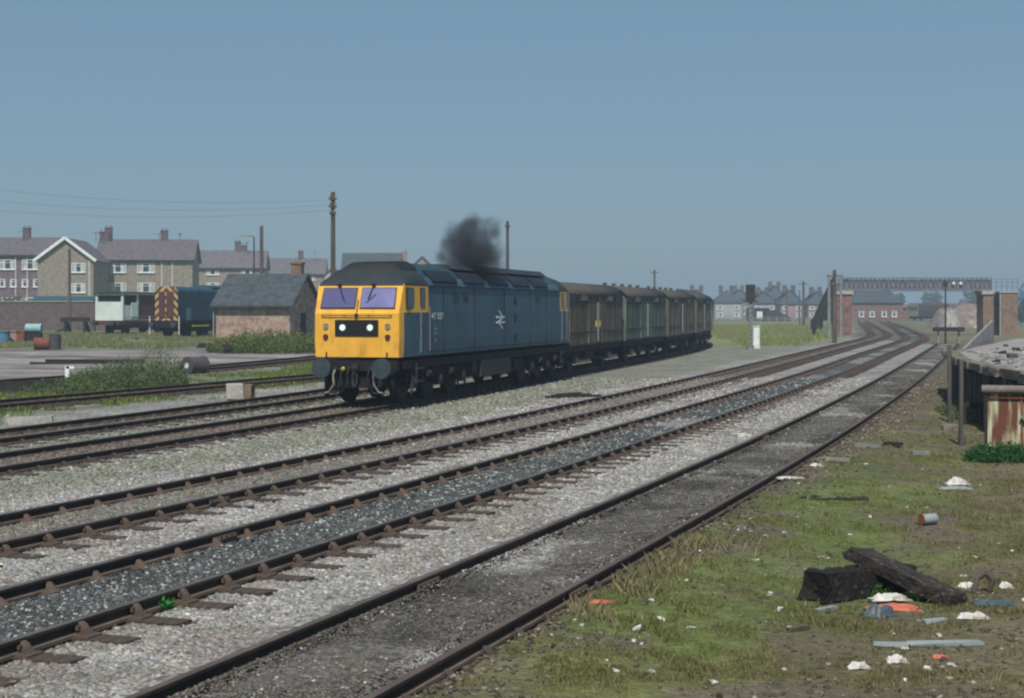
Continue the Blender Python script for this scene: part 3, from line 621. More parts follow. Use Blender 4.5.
def buffers(parent, xf, sg, z=1.06, r=.26, y=.865, mat_=None, ln=.5):
    for s in (-1, 1):
        mb = MB(); mb.mi(1).cyl((xf, s * y, z), (xf + sg * ln * .55, s * y, z), .13, .12, 14); mb.cyl((xf + sg * ln * .5, s * y, z), (xf + sg * (ln - .06), s * y, z), .07, .07, 12)
        mb.mi(0).cyl((xf + sg * (ln - .06), s * y, z), (xf + sg * ln, s * y, z), r, r, 24)
        mb.mi(1).box((xf + sg * .02, s * y, z), (.05, .36, .36))
        mb.build("buffer", [mat_ or M['buffer'], M['black']], parent)
faceC = Vector((-4.20, 41.15)); fwd = Vector((-.283, -.959)).normalized(); LC = faceC - fwd * 9.3
loco = thing("diesel_locomotive", "blue diesel locomotive with yellow cab front pulling the van train", "locomotive", (LC.x, LC.y, RT), math.atan2(fwd.y, fwd.x))
W = 1.33
prof = [(W, 1.29), (W + .02, 1.75), (W + .02, 2.50), (W, 3.22), (W - .02, 3.30), (W - .13, 3.48), (W - .38, 3.67), (W - .75, 3.83), (.35, 3.92), (0, 3.94)]
full = prof + [(-a_, b_) for a_, b_ in prof[-2::-1]]
def sect(x, wy, cap): return [(x, y_ * wy, min(z_, cap)) for y_, z_ in full]
secs = [sect(-9.30, .905, 2.50), sect(-9.28, .91, 2.51), sect(-9.02, .93, 3.22), sect(-8.95, .94, 3.32), sect(-8.5, .97, 3.66), sect(-8.0, .99, 3.84), sect(-7.3, 1, 4), sect(-4, 1, 4), sect(0, 1, 4), sect(4, 1, 4),
        sect(7.3, 1, 4), sect(7.75, 1, 3.90), sect(8.0, .99, 3.84), sect(8.5, .97, 3.66), sect(8.95, .94, 3.32), sect(9.02, .93, 3.22), sect(9.28, .91, 2.51), sect(9.30, .905, 2.50), sect(9.31, .905, 2.48)]
N = len(full); mb = MB(); mb.v = [p_ for s_ in secs for p_ in s_]
for i in range(len(secs) - 1):
    for k in range(N - 1):
        vs = [mb.v[i * N + k], mb.v[i * N + k + 1], mb.v[(i + 1) * N + k + 1], mb.v[(i + 1) * N + k]]
        cx = sum(v_[0] for v_ in vs) / 4; cz = sum(v_[2] for v_ in vs) / 4; ax = abs(cx)
        mx_ = max(abs(v_[0]) for v_ in vs)
        if cz > 3.24: m_ = 2 if ax > 7.2 else (3 if cz > 3.5 else 1)
        elif cz > 2.49 and ax > 7.2: m_ = 0
        elif ax > 9.0: m_ = 0
        else: m_ = 1
        mb.f.append([i * N + k, i * N + k + 1, (i + 1) * N + k + 1, (i + 1) * N + k]); mb.m.append(m_); mb.sm.append(cz > 3.3 and ax < 9.0)
mb.f.append([k for k in range(N)][::-1]); mb.m.append(0); mb.sm.append(False)
mb.f.append([(len(secs) - 1) * N + k for k in range(N)]); mb.m.append(0); mb.sm.append(False)
# bottom of the shell
for i in range(len(secs) - 1):
    mb.f.append([i * N, (i + 1) * N, (i + 1) * N + N - 1, i * N + N - 1]); mb.m.append(1); mb.sm.append(False)
# front nose plate slightly proud (gives the yellow face a flat lower panel)
body = mb.build("body", [M['yellow'], M['blue'], M['darkroof'], M['blueroof']], loco)
# side panel seam line / cantrail gutter
mb = MB(); mb.bar((-7.3, W + .02, 3.24), (7.3, W + .02, 3.24), .03, .03); mb.bar((-7.3, -W - .02, 3.24), (7.3, -W - .02, 3.24), .03, .03)
mb.build("gutter", M['grille'], loco)
# solebar and underframe
mb = MB(); mb.box((0, 0, 1.08), (17.9, 2.5, .22)); mb.box((9.16, 0, 1.06), (.22, 2.30, .30)); mb.box((-9.16, 0, 1.06), (.22, 2.30, .30))
mb.box((9.0, 0, .62), (.25, 1.5, .35)); mb.box((9.12, .95, .52), (.10, .10, .75)); mb.box((9.12, -.95, .52), (.10, .10, .75))
mb.build("underframe", M['black'], loco)
buffers(loco, 9.24, 1, r=.27, z=1.0); buffers(loco, -9.24, -1, r=.27, z=1.0)
for sx in (5.95, -5.95):
    mb = MB(); 
    for s in (-1, 1):
        mb.mi(0).prism([(sx - 2.7, .62), (sx - 2.5, .92), (sx + 2.5, .92), (sx + 2.7, .62), (sx + 2.3, .52), (sx + 1.2, .66), (sx - 1.2, .66), (sx - 2.3, .52)], s * 1.02, s * 1.14, 'y')
        for wx in (-2.1, 0, 2.1):
            mb.mi(1).box((sx + wx, s * 1.16, .58), (.34, .16, .34)); mb.cyl((sx + wx, s * 1.2, .58), (sx + wx, s * 1.28, .58), .12, n=10)
        for wx in (-1.5, -.6, .6, 1.5):
            mb.mi(0)
            for kk in range(5): mb.cyl((sx + wx, s * 1.12, .60 + kk * .08), (sx + wx, s * 1.12, .64 + kk * .08), .10, .10, 10)
        mb.mi(1).bar((sx + 2.35, s * 1.2, .25), (sx + 2.35, s * 1.2, .95), .05); mb.bar((sx - 2.35, s * 1.2, .25), (sx - 2.35, s * 1.2, .95), .05)
        mb.mi(1).cyl((sx - 1.0, s * 1.22, .78), (sx - .7, s * 1.22, .78), .11, n=10); mb.cyl((sx + 1.0, s * 1.22, .78), (sx + 1.3, s * 1.22, .78), .11, n=10)
        mb.mi(0).bar((sx - 2.5, s * .9, .12), (sx - 2.2, s * 1.05, .6), .05)
    mb.mi(0).box((sx, 0, .72), (4.6, 1.3, .25))
    bo = mb.build("bogie", [M['black'], M['grime']], loco)
    for wx in (-2.1, 0, 2.1): wheelset("wheelset", sx + wx, .57, 1.05, bo, [M['black'], M['grime']])
mb = MB()
for s in (-1, 1):
    mb.mi(0).box((.6, s * 1.0, .72), (3.3, .6, .50)); mb.mi(1).cyl((-1.7, s * .98, .72), (-3.0, s * .98, .72), .24, n=16)
    mb.mi(0).box((2.6, s * .95, .80), (.5, .5, .4))
mb.build("battery_box", [M['grime'], M['black']], loco, bevel=.02)
# cab windows: front
def face_pt(y, z, off=.0):
    t = (z - 2.50) / (3.22 - 2.50); x = 9.295 + (9.02 - 9.295) * t + off; return (x, y, z)
for s in (-1, 1):
    mb = MB(); a_, b_ = .08, 1.07
    o1 = [(a_ - .015, 2.615), (b_ + .015, 2.615), (b_ - .005, 3.175), (a_ - .015, 3.175)]; 
    mb.add([face_pt(s * y_, z_, .004) for y_, z_ in o1] + [face_pt(s * y_, z_, .03) for y_, z_ in o1], [(4, 5, 6, 7), (0, 1, 5, 4), (1, 2, 6, 5), (2, 3, 7, 6), (3, 0, 4, 7)])
    fr = mb.build("windscreen", M['rubber'], loco)
    mb = MB(); o2 = [(a_, 2.635), (b_ - .01, 2.635), (b_ - .025, 3.155), (a_, 3.155)]
    mb.add([face_pt(s * y_, z_, .036) for y_, z_ in o2], [(0, 1, 2, 3)]); mb.build("pane", M['screen'] if s > 0 else M['screen2'], fr, fix=False)
    mb = MB(); mb.bar(face_pt(.5 * s - .1, 3.23, .06), face_pt(.5 * s + (.08 if s < 0 else -.2), 2.86, .07), .022); mb.box(face_pt(.5 * s - .1, 3.24, .06), (.08, .09, .08)); mb.bar(face_pt(.5 * s, 3.0, .06), face_pt(.5 * s + (.14 if s < 0 else -.26), 2.76, .06), .012)
    mb.build("wiper", M['rubber'], loco)
# side cab windows + doors
for e in (1, -1):
    for s in (-1, 1):
        for (xa, xb) in ((8.88, 8.36), (7.92, 7.58)):
            mb = MB(); mb.box((e * (xa + xb) / 2, s * (W - .01 if xb < 8.2 else W - .055), 2.88), (abs(xa - xb) + .05, .05, .60)); fr = mb.build("side_window", M['rubber'], loco)
            mb = MB(); mb.box((e * (xa + xb) / 2, s * (W + .006 if xb < 8.2 else W - .035), 2.88), (abs(xa - xb), .035, .54)); mb.build("pane", M['glass'], fr)
        mb = MB(); mb.mi(0).box((e * 7.72, s * (W + .008), 1.90), (.60, .03, 1.15)); dr = mb.build("cab_door", M['blue'], loco)
        mb = MB()
        for hx in (8.08, 7.36): mb.cyl((e * hx, s * (W + .08), 1.42), (e * hx, s * (W + .08), 2.66), .012, n=8)
        mb.build("handrail", M['vanpale'], loco)
        mb = MB(); mb.box((e * 7.9, s * 1.3, .95), (.5, .12, .04)); mb.box((e * 7.9, s * 1.3, .60), (.45, .12, .04)); mb.bar((e * 8.15, s * 1.3, .55), (e * 8.15, s * 1.3, 1.1), .03); mb.bar((e * 7.66, s * 1.3, .55), (e * 7.66, s * 1.3, 1.1), .03)
        mb.build("cab_step", M['grime'], loco)
# headcode box with two marker lights
mb = MB(); mb.box((9.32, 0, 2.08), (.05, 1.26, .44)); hb = mb.build("headcode_panel", M['rubber'], loco, bevel=.01)
for s in (-1, 1):
    mb = MB(); mb.cyl((9.345, s * .40, 2.09), (9.36, s * .40, 2.09), .085, n=20); mb.build("marker_light", M['lamp'], hb)
    mb = MB(); mb.mi(0).cyl((9.31, s * .90, 2.12), (9.345, s * .90, 2.12), .075, n=14); mb.mi(1).box((9.33, s * .90, 2.18), (.03, .12, .02)); mb.build("lamp_bracket", [M['vanpale'], M['grime']], loco)
    mb = MB(); mb.cyl((9.31, s * .90, 1.84), (9.36, s * .90, 1.84), .07, n=14); o = mb.build("tail_lamp", M['rubber'], loco)
    mb = MB(); mb.cyl((9.36, s * .90, 1.84), (9.366, s * .90, 1.84), .045, n=12); mb.build("lens", M['redp'], o)
    mb = MB(); mb.bar((9.33, s * .88, 1.22), (9.33, s * .88, 1.42), .035); mb.build("lamp_iron", M['rubber'], loco)
mb = MB(); mb.cyl((9.36, -1.0, 2.42), (9.36, 1.0, 2.42), .014, n=6)
for q in (-1.0, -.35, .35, 1.0): mb.box((9.335, q, 2.42), (.05, .03, .03))
mb.build("handrail", M['grime'], loco)
mb = MB(); mb.cyl((9.33, 0, 2.42), (9.38, 0, 2.42), .05, n=10); mb.bar((9.34, 0, 2.44), (9.2, .0, 2.85), .02); mb.build("horn", M['rubber'], loco)
# coupling and hoses
mb = MB(); mb.box((9.34, 0, 1.02), (.2, .14, .16)); mb.tube([(9.42, 0, 1.04), (9.52, 0, .98), (9.5, 0, .86), (9.44, 0, .80)], .035)
mb.tube([(9.46, .06, .86), (9.46, .07, .60), (9.46, 0, .50), (9.46, -.07, .60), (9.46, -.06, .86)], .025); mb.build("coupling_hook", M['grime'], loco)
for (y_, dz, mt, mm) in ((.55, .18, 'vanpale', 'redp2'), (.38, .10, 'rubber', 'grime'), (-.40, .16, 'rubber', 'yellp'), (-.62, .12, 'vanpale', 'grime'), (-.22, .2, 'rubber', 'grime')):
    mb = MB(); mb.mi(1).cyl((9.28, y_, .98), (9.36, y_, .95), .05, n=8); mb.mi(0).tube([(9.34, y_, .95), (9.48, y_, .80), (9.50, y_ + .03, .55), (9.44, y_ + .14 * (1 if y_ > 0 else -1), .30 + dz * .3), (9.42, y_ + .26 * (1 if y_ > 0 else -1), .28 + dz * .3)], .028)
    mb.build("brake_hose", [M[mt], M[mm]], loco)
# roof grilles, fans, horns cover
def roof_pt(x, t, s=1):   # along the curved roof side, t 0..1
    A_ = [(W - .015, 3.34), (W - .12, 3.49), (W - .37, 3.68), (W - .72, 3.835)]; f_ = t * 3; i = min(int(f_), 2); f_ -= i
    return (x, s * (A_[i][0] * (1 - f_) + A_[i + 1][0] * f_ + .02), A_[i][1] * (1 - f_) + A_[i + 1][1] * f_ + .02)
for s in (-1, 1):
    for (a_, b_) in ((6.95, 4.55), (4.05, 1.75), (1.50, -.85), (-1.10, -3.45), (-3.70, -5.8)):
        mb = MB(); T_ = [.03, .25, .45, .66]
        for t0, t1 in zip(T_[:-1], T_[1:]): mb.quad(roof_pt(a_ - .1, t0, s), roof_pt(b_ + .1, t0, s), roof_pt(b_ + .1, t1, s), roof_pt(a_ - .1, t1, s))
        g_ = mb.build("roof_grille", M['grille'], loco, fix=False); md = g_.modifiers.new("thick", 'SOLIDIFY'); md.thickness = .03; md.offset = 0
mb = MB()
mb.prism([(-.95, 3.78), (-.7, 3.97), (.7, 3.97), (.95, 3.78)], -6.9, 3.6)
mb.build("roof_hatch", M['darkroof'], loco, bevel=.04)
mb = MB(); mb.add([(8.35, y_, 3.66) for y_ in (-.95, .95)] + [(7.0, .95, 3.72), (7.0, -.95, 3.72)] + [(8.2, y_, 3.90) for y_ in (-.62, .62)] + [(7.0, .62, 3.96), (7.0, -.62, 3.96)], [(0, 1, 5, 4), (1, 2, 6, 5), (2, 3, 7, 6), (3, 0, 4, 7), (4, 5, 6, 7)]); mb.build("horn_grille", M['rubber'], loco, bevel=.09)
mb = MB(); mb.cyl((1.6, 0, 3.88), (1.6, 0, 4.02), .22, n=14); mb.build("exhaust_port", M['rubber'], loco)
# markings
for s, r_ in ((1, (rad(90), 0, math.pi)), (-1, (rad(90), 0, 0))):
    for e in (1, -1):
        if e == 1: text("47 337", "painted_number", loco, (e * 6.55, s * (W + .026), 2.38), .27, M['white'], r_).scale = (1.35, 1, 1)
    mb = MB()
    for zz in (2.02, 1.90): mb.box((6.7, s * (W + .024), zz), (.2, .012, .07))
    mb.box((6.72, s * (W + .024), 1.70), (.08, .012, .07)); mb.build("data_panel", M['vanpale'], loco)
    for q in (6.0, 3.1, -.1, -3.2, -5.4):
        mb = MB(); mb.box((q, s * (W + .018), 2.26), (.018, .014, 1.85)); mb.build("panel_seam", M['grille'], loco)
    mb = MB(); mb.box((0, s * (W + .016), 1.40), (14.4, .012, .02)); mb.build("panel_seam", M['grille'], loco)
    for q in (4.9, 4.0, -4.2):
        mb = MB(); mb.box((q, s * (W + .016), 2.95), (.55, .012, .28)); mb.build("side_panel", M['blueroof'], loco)
    # double arrow
    mb = MB(); cx, cz, u_, d_ = .35, 2.24, .5, .006
    y_ = s * (W + .026)
    for zz in (.085, -.085): mb.box((cx, y_, cz + zz), (.96, .012, .06))
    for (pa, pb) in (((-.20, .30), (.20, .085)), ((.24, .085), (-.24, -.085)), ((-.20, -.085), (.20, -.30))):
        mb.add([(cx - s * (p_[0] + dx), y_ + s * e_, cz + p_[1]) for e_ in (-.006, .009) for p_, dx in ((pa, -.07), (pa, .07), (pb, .07), (pb, -.07))], [(0, 1, 2, 3), (4, 5, 6, 7), (0, 1, 5, 4), (1, 2, 6, 5), (2, 3, 7, 6), (3, 0, 4, 7)])
    mb.build("double_arrow_symbol", M['white'], loco)
    mb = MB()
    for zz in (2.85, 2.28, 1.62): mb.box((-1.35, s * (W + .024), zz), (.22, .016, .26))
    mb.build("body_vent", M['rubber'], loco)

# exhaust smoke (a real volume)
smx, smy, smz = pxd(472, 243, 48.6)
mb = MB(); import bmesh
bm = bmesh.new(); bmesh.ops.create_icosphere(bm, subdivisions=3, radius=1.0)
me = bpy.data.meshes.new("exhaust_smoke"); bm.to_mesh(me); bm.free()
smo = bpy.data.objects.new("exhaust_smoke", me); COL.objects.link(smo); smo.location = (smx, smy, smz - .14); smo.scale = (1.55, 1.4, 1.5)
tag(smo, "puff of black exhaust smoke rising from the roof of the blue locomotive", "smoke")
m = bpy.data.materials.new("smoke_mat"); m.use_nodes = True; n = m.node_tree; n.nodes.clear(); L = n.links
o = n.nodes.new("ShaderNodeOutputMaterial"); v = n.nodes.new("ShaderNodeVolumePrincipled"); L.new(v.outputs[0], o.inputs["Volume"])
v.inputs["Color"].default_value = (.10, .105, .12, 1)
tc = n.nodes.new("ShaderNodeTexCoord")
n1 = n.nodes.new("ShaderNodeTexNoise"); n1.inputs["Scale"].default_value = 2.6; n1.inputs["Detail"].default_value = 5; L.new(tc.outputs["Object"], n1.inputs["Vector"])
ln = n.nodes.new("ShaderNodeVectorMath"); ln.operation = 'LENGTH'
mpp = n.nodes.new("ShaderNodeMapping"); mpp.inputs["Location"].default_value = (0, 0, .12); mpp.inputs["Scale"].default_value = (1.12, 1.12, .98)
L.new(tc.outputs["Object"], mpp.inputs[0]); L.new(mpp.outputs[0], ln.inputs[0])
ad = n.nodes.new("ShaderNodeMath"); ad.operation = 'MULTIPLY_ADD'; ad.inputs[1].default_value = 1.5; L.new(n1.outputs["Fac"], ad.inputs[0]); ad.inputs[2].default_value = -.75
a2 = n.nodes.new("ShaderNodeMath"); a2.operation = 'ADD'; L.new(ad.outputs[0], a2.inputs[0]); L.new(ln.outputs["Value"], a2.inputs[1])
mr = n.nodes.new("ShaderNodeMapRange"); mr.interpolation_type = 'SMOOTHSTEP'; mr.inputs[1].default_value = .85; mr.inputs[2].default_value = .30; mr.inputs[3].default_value = 0; mr.inputs[4].default_value = 2.9
L.new(a2.outputs[0], mr.inputs[0]); L.new(mr.outputs[0], v.inputs["Density"]); me.materials.append(m)

# ------------------------------------------------------------------ vans
lD = LINE['D']; SD = arclen(lD)
s0 = float(np.interp(LC.y, lD[:, 1], SD))
def make_van(label, matk, L_=10.9, style=0, marks=False, rooft='vanroof', vents=True, group="covered vans in the train"):
    root = thing("covered_van", label, "railway van", (0, 0, 0), 0, group)
    hw = 1.27; h = L_ / 2; eav = 3.20
    pr = [(-hw, 1.08), (-hw, eav), (hw, eav), (hw, 1.08)]
    mb = MB(); mb.prism([(hw, 1.08), (hw, eav), (hw * .8, 3.44), (hw * .42, 3.62), (0, 3.67), (-hw * .42, 3.62), (-hw * .8, 3.44), (-hw, eav), (-hw, 1.08)], -h, h); mb.build("body", M[matk], root)
    rp = [(hw + .06, eav - .02), (hw * .86, 3.45), (hw * .45, 3.66), (0, 3.72), (-hw * .45, 3.66), (-hw * .86, 3.45), (-hw - .06, eav - .02)]
    mb = MB(); mb.smooth = True; n_ = len(rp); x_ = (-h - .08, h + .08)
    vs = [(x_[0], a_, b_) for a_, b_ in rp] + [(x_[1], a_, b_) for a_, b_ in rp]; mb.add(vs, [(k, k + 1, n_ + k + 1, n_ + k) for k in range(n_ - 1)])
    r_ = mb.build("roof", M[rooft], root, fix=False); md = r_.modifiers.new("t", 'SOLIDIFY'); md.thickness = .05
    if vents:
        for q in np.linspace(-h + 1.2, h - 1.2, 5):
            mb = MB(); mb.cyl((q, 0, 3.69), (q, 0, 3.79), .08, n=8); mb.cyl((q, 0, 3.77), (q, 0, 3.84), .15, .08, n=10); mb.build("roof_vent", M[rooft], root)
    for s in (-1, 1):
        # vertical strapping and door frames
        mb = MB()
        for q in ([-h + .05, h - .05] + list(np.linspace(-h + 1.6, h - 1.6, 7))): mb.box((q, s * (hw + .02), 2.1), (.08, .04, 1.98))
        mb.box((0, s * (hw + .015), 1.12), (L_, .03, .07)); mb.box((0, s * (hw + .015), 1.62), (L_ * .96, .025, .05)); mb.box((0, s * (hw + .015), eav - .35), (L_ * .96, .025, .05)); mb.build("side_framing", M['vandark'] if style != 1 else M[matk], root)
        for q in ((-.24 * L_, .24 * L_) if style == 0 else (-.24 * L_, .24 * L_)):
            mb = MB()
            for z_ in np.linspace(eav - .24, eav - .04, 4): mb.box((q, s * (hw + .035), z_), (.95, .03, .045))
            mb.box((q, s * (hw + .02), eav - .14), (1.0, .02, .26)); mb.build("louvre", M['vanpale'], root)
        for q in (-.9, .9):
            mb = MB(); mb.box((q, s * (hw + .012), 2.05), (1.7, .028, 1.8)); dd = mb.build("door", M[matk], root)
            mb = MB(); mb.bar((q * .12, s * (hw + .05), 1.2), (q * .12, s * (hw + .05), 2.85), .03); mb.build("door_handle", M['vanpale'], dd)
        if marks:
            for q in (-.45, .25):
                mb = MB(); mb.box((q, s * (hw + .035), 1.95), (.30, .02, .26)); mb.build("yellow_mark", M['yellp'], root)
                mb = MB(); mb.box((q, s * (hw + .033), 1.35), (.18, .02, .5)); mb.build("notice_board", M['rubber'], root)
    for e in (-1, 1):
        mb = MB()
        for q in (-.9, -.3, .3, .9): mb.box((e * (h + .03), q, 2.2), (.06, .1, 2.3))
        mb.build("end_framing", M['vandark'], root)
        buffers(root, e * h, e, z=1.0, r=.2, ln=.45, mat_=M['grime'])
    mb = MB(); mb.mi(0).box((0, 0, .95), (L_, 2.3, .22)); mb.box((0, 0, .62), (1.8, 1.9, .35)); mb.bar((-2.5, .9, .85), (2.5, .9, .45), .05); mb.bar((2.5, -.9, .85), (-2.5, -.9, .45), .05)
    mb.mi(1).bar((-1.7, 1.2, .45), (1.9, 1.2, .62), .05); mb.bar((-1.7, -1.2, .45), (1.9, -1.2, .62), .05); mb.build("underframe", [M['black'], M['grime']], root)
    for e in (-1, 1):
        x_ = e * L_ * .30
        ws = wheelset("wheelset", x_, .50, 1.0, root, [M['black'], M['grime']])
        for s in (-1, 1):
            mb = MB(); mb.mi(1).box((x_, s * 1.06, .50), (.26, .2, .26)); mb.mi(0).tube([(x_ - .8, s * 1.06, .78), (x_ - .3, s * 1.06, .68), (x_ + .3, s * 1.06, .68), (x_ + .8, s * 1.06, .78)], .05)
            mb.mi(0).bar((x_ - .22, s * 1.05, .35), (x_ - .22, s * 1.05, .9), .05); mb.bar((x_ + .22, s * 1.05, .35), (x_ + .22, s * 1.05, .9), .05)
            mb.build("axle_box", [M['black'], M['vanpale']], ws)
    return root
vdefs = [("brown planked van with two yellow marks, coupled directly behind the locomotive", 'van1', 0, True, 'vanroof'),
         ("greenish planked van, second behind the locomotive", 'van2', 0, False, 'vanroof'),
         ("flat-sided olive grey van, third behind the locomotive", 'van3', 1, False, 'vanroof'),
         ("olive grey van, fourth behind the locomotive on the curve", 'van3', 1, False, 'vanroof'),
         ("dark van, fifth behind the locomotive at the right edge of the train", 'van1', 1, False, 'vanroof'),
         ("last van of the train, hidden round the curve behind the fifth", 'van3', 1, False, 'vanroof')]
s = s0 + 9.85
for lb, mk, stl, mrk, rt in vdefs[:5]:
    v_ = make_van(lb, mk, style=stl, marks=mrk, rooft=rt, vents=not mrk); c0 = at_s(lD, SD, s + 2.6); c1 = at_s(lD, SD, s + 9.2); cc = (c0 + c1) / 2; dd = c0 - c1
    v_.location = (cc[0], cc[1], RT); v_.rotation_euler = (0, 0, math.atan2(dd[1], dd[0])); s += 11.85

# ------------------------------------------------------------------ parked shunter, brake van
def pxg(x, d): X_ = (x - 512) / FP * d; return X_, d, gzf(X_, d)
cx, cy, cz = pxg(166, 108)
sa = math.atan2(-.93, -.36)       # nose towards the camera, slightly turned
shl = math.hypot(.36, .93); f_ = Vector((-.26, -.965)).normalized()
sh = thing("shunting_locomotive", "dark blue shunting locomotive with yellow and black striped nose, parked beside the hut", "locomotive", (cx - f_.x * 4.3, cy - f_.y * 4.3, cz + .02), math.atan2(f_.y, f_.x))
mb = MB(); mb.mi(0).box((1.2, 0, 2.35), (6.0, 1.72, 2.1)); mb.mi(0).prism([(.86, 3.4), (.7, 3.62), (.35, 3.72), (-.35, 3.72), (-.7, 3.62), (-.86, 3.4)], -1.8, 4.2); mb.build("bonnet", M['shunt'], sh, bevel=.03)
mb = MB(); mb.box((4.225, 0, 2.35), (.05, 1.78, 2.2)); mb.prism([(.86, 3.45), (.7, 3.62), (.35, 3.72), (-.35, 3.72), (-.7, 3.62), (-.86, 3.45)], 4.2, 4.25); mb.build("nose", M['wasp'], sh)
mb = MB(); mb.box((4.27, 0, 2.42), (.06, 1.16, 1.85)); rg = mb.build("radiator_grille", M['maroon'], sh)
mb = MB(); mb.box((4.32, 0, 2.45), (.04, .09, 1.75)); mb.build("grille_bar", M['wasp'], rg)
mb = MB(); mb.box((-3.0, 0, 2.55), (2.4, 2.55, 2.3)); mb.prism([(1.35, 3.7), (.8, 3.86), (0, 3.9), (-.8, 3.86), (-1.35, 3.7)], -4.3, -1.7); mb.build("cab", M['shunt'], sh)
for s in (-1, 1):
    mb = MB(); mb.box((-1.78, s * 1.07, 3.15), (.05, .32, .6)); mb.build("window", M['glass'], sh)
    mb = MB(); mb.box((-3.0, s * 1.29, 3.1), (1.0, .04, .7)); mb.build("window", M['glass'], sh)
    mb = MB(); mb.box((.8, s * 1.12, 1.75), (4.5, .42, .9)); mb.build("battery_box", M['shunt'], sh)
    mb = MB(); mb.cyl((4.55, s * 1.15, .3), (4.55, s * 1.15, 1.6), .035, n=6); mb.build("handrail", M['white'], sh)
    mb = MB(); mb.cyl((-1.6, s * 1.3, .5), (-1.6, s * 1.3, 1.9), .035, n=6); mb.build("handrail", M['white'], sh)
    mb = MB(); mb.cyl((4.26, s * .78, 3.45), (4.30, s * .78, 3.45), .09, n=10); mb.build("headlight", M['vanpale'], sh)
mb = MB(); mb.box((0, 0, 1.18), (8.9, 2.5, .22)); mb.box((4.4, 0, 1.0), (.14, 2.4, .42)); mb.box((-4.4, 0, 1.0), (.14, 2.4, .42)); mb.box((0, 0, .75), (6.5, 1.9, .55)); mb.build("underframe", M['black'], sh)
buffers(sh, 4.45, 1, z=1.0, r=.2); buffers(sh, -4.45, -1, z=1.0, r=.2)
mb = MB(); mb.box((1.5, 1.30, .9), (2.6, .05, .1)); mb.build("coupling_rod", M['yellp'], sh)
for wx in (-2.6, 0, 2.6): wheelset("wheelset", wx, .68, 1.1, sh, [M['black'], M['grime']])

cx, cy, cz = pxg(109, 122); f_ = Vector((-.33, -.944)).normalized()
bv = thing("brake_van", "brown brake van with a cream end wall, parked left of the shunter", "brake van", (cx - f_.x * 3.6, cy - f_.y * 3.6, cz), math.atan2(f_.y, f_.x))
mb = MB(); mb.mi(1).box((2.4, 0, 1.85), (2.2, 2.5, 1.15)); mb.mi(0).box((-1.45, 0, 2.28), (5.4, 2.4, 2.0)); mb.mi(1).box((3.55, 0, 1.95), (.10, 2.6, 1.5))
for s in (-1, 1): mb.box((3.5, s * 1.2, 2.9), (.14, .18, 1.0)); mb.box((1.4, s * 1.2, 2.8), (.14, .14, 1.0))
mb.box((3.5, 0, 3.28), (.12, 2.5, .16)); mb.build("body", [M['maroon'], M['cream']], bv)
mb = MB(); mb.mi(0).prism([(1.36, 3.36), (.7, 3.5), (0, 3.55), (-.7, 3.5), (-1.36, 3.36)], -4.4, 3.75); mb.build("roof", M['vandark'], bv)
mb = MB(); mb.box((3.40, 0, 2.95), (.04, 2.2, .5)); mb.build("window", M['rubber'], bv)
mb = MB(); mb.box((1.9, 1.27, 2.0), (.9, .05, 1.3)); mb.build("side_panel", M['cream'], bv)
mb = MB(); mb.box((-2.0, 1.22, 2.35), (.6, .04, 1.8)); mb.build("door", M['vandark'], bv)
mb = MB(); mb.box((0, 0, 1.0), (8.2, 2.4, .3)); mb.box((0, 0, .72), (3.5, 1.8, .3)); mb.build("underframe", M['maroon'], bv)
for s in (-1, 1):
    mb = MB(); mb.cyl((-3.8, s * 1.32, 1.5), (3.4, s * 1.32, 1.5), .025, n=6); mb.build("handrail", M['vanpale'], bv)
buffers(bv, 4.1, 1, z=1.0, r=.2); buffers(bv, -4.1, -1, z=1.0, r=.2)
for wx in (-2.4, 2.4): wheelset("wheelset", wx, .5, 1.0, bv, [M['black'], M['grime']])

def simple_track_pair(label, c, f, L0, L1):
    r = thing("railway_track", label, "railway track", (c[0], c[1], gzf(c[0], c[1])), math.atan2(f.y, f.x), "parallel railway tracks")
    for s in (-1, 1): mb = MB(); mb.bar((L0, s * .75, -.01), (L1, s * .75, -.01), .07, .14); mb.build("rail", M['rail_side'], r)
    k = 0
    for q in np.arange(L0 + .3, L1, .8):
        if k < 60: mb = MB(); mb.box((q, 0, -.11), (.25, 2.5, .12)); mb.build("sleeper", M['sleeper'], r); k += 1
f_ = Vector((-.26, -.965)).normalized(); cx, cy, cz = pxg(166, 108); simple_track_pair("track under the parked shunting locomotive", (cx, cy), f_, -22, 3)
f_ = Vector((-.33, -.944)).normalized(); cx, cy, cz = pxg(109, 122); simple_track_pair("track under the parked brake van", (cx, cy), f_, -20, 6)

# timber buffer stop left of the brake van
cx, cy, cz = pxg(75, 126)
bs = thing("buffer_stop", "dark timber buffer stop in the grass left of the brake van", "buffer stop", (cx, cy, cz), 0)
mb = MB(); mb.box((0, 0, 1.25), (2.4, .3, .35)); mb.build("beam", M['darkwood'], bs)
for s in (-1, 1):
    mb = MB(); mb.bar((s * .8, .0, 0), (s * .8, 0, 1.2), .22); mb.bar((s * .8, 1.6, 0), (s * .8, .1, 1.2), .2); mb.build("post", M['darkwood'], bs)
mb = MB(); mb.bar((-.8, 0, .5), (-2.0, -.2, 0), .16); mb.build("brace", M['darkwood'], bs)

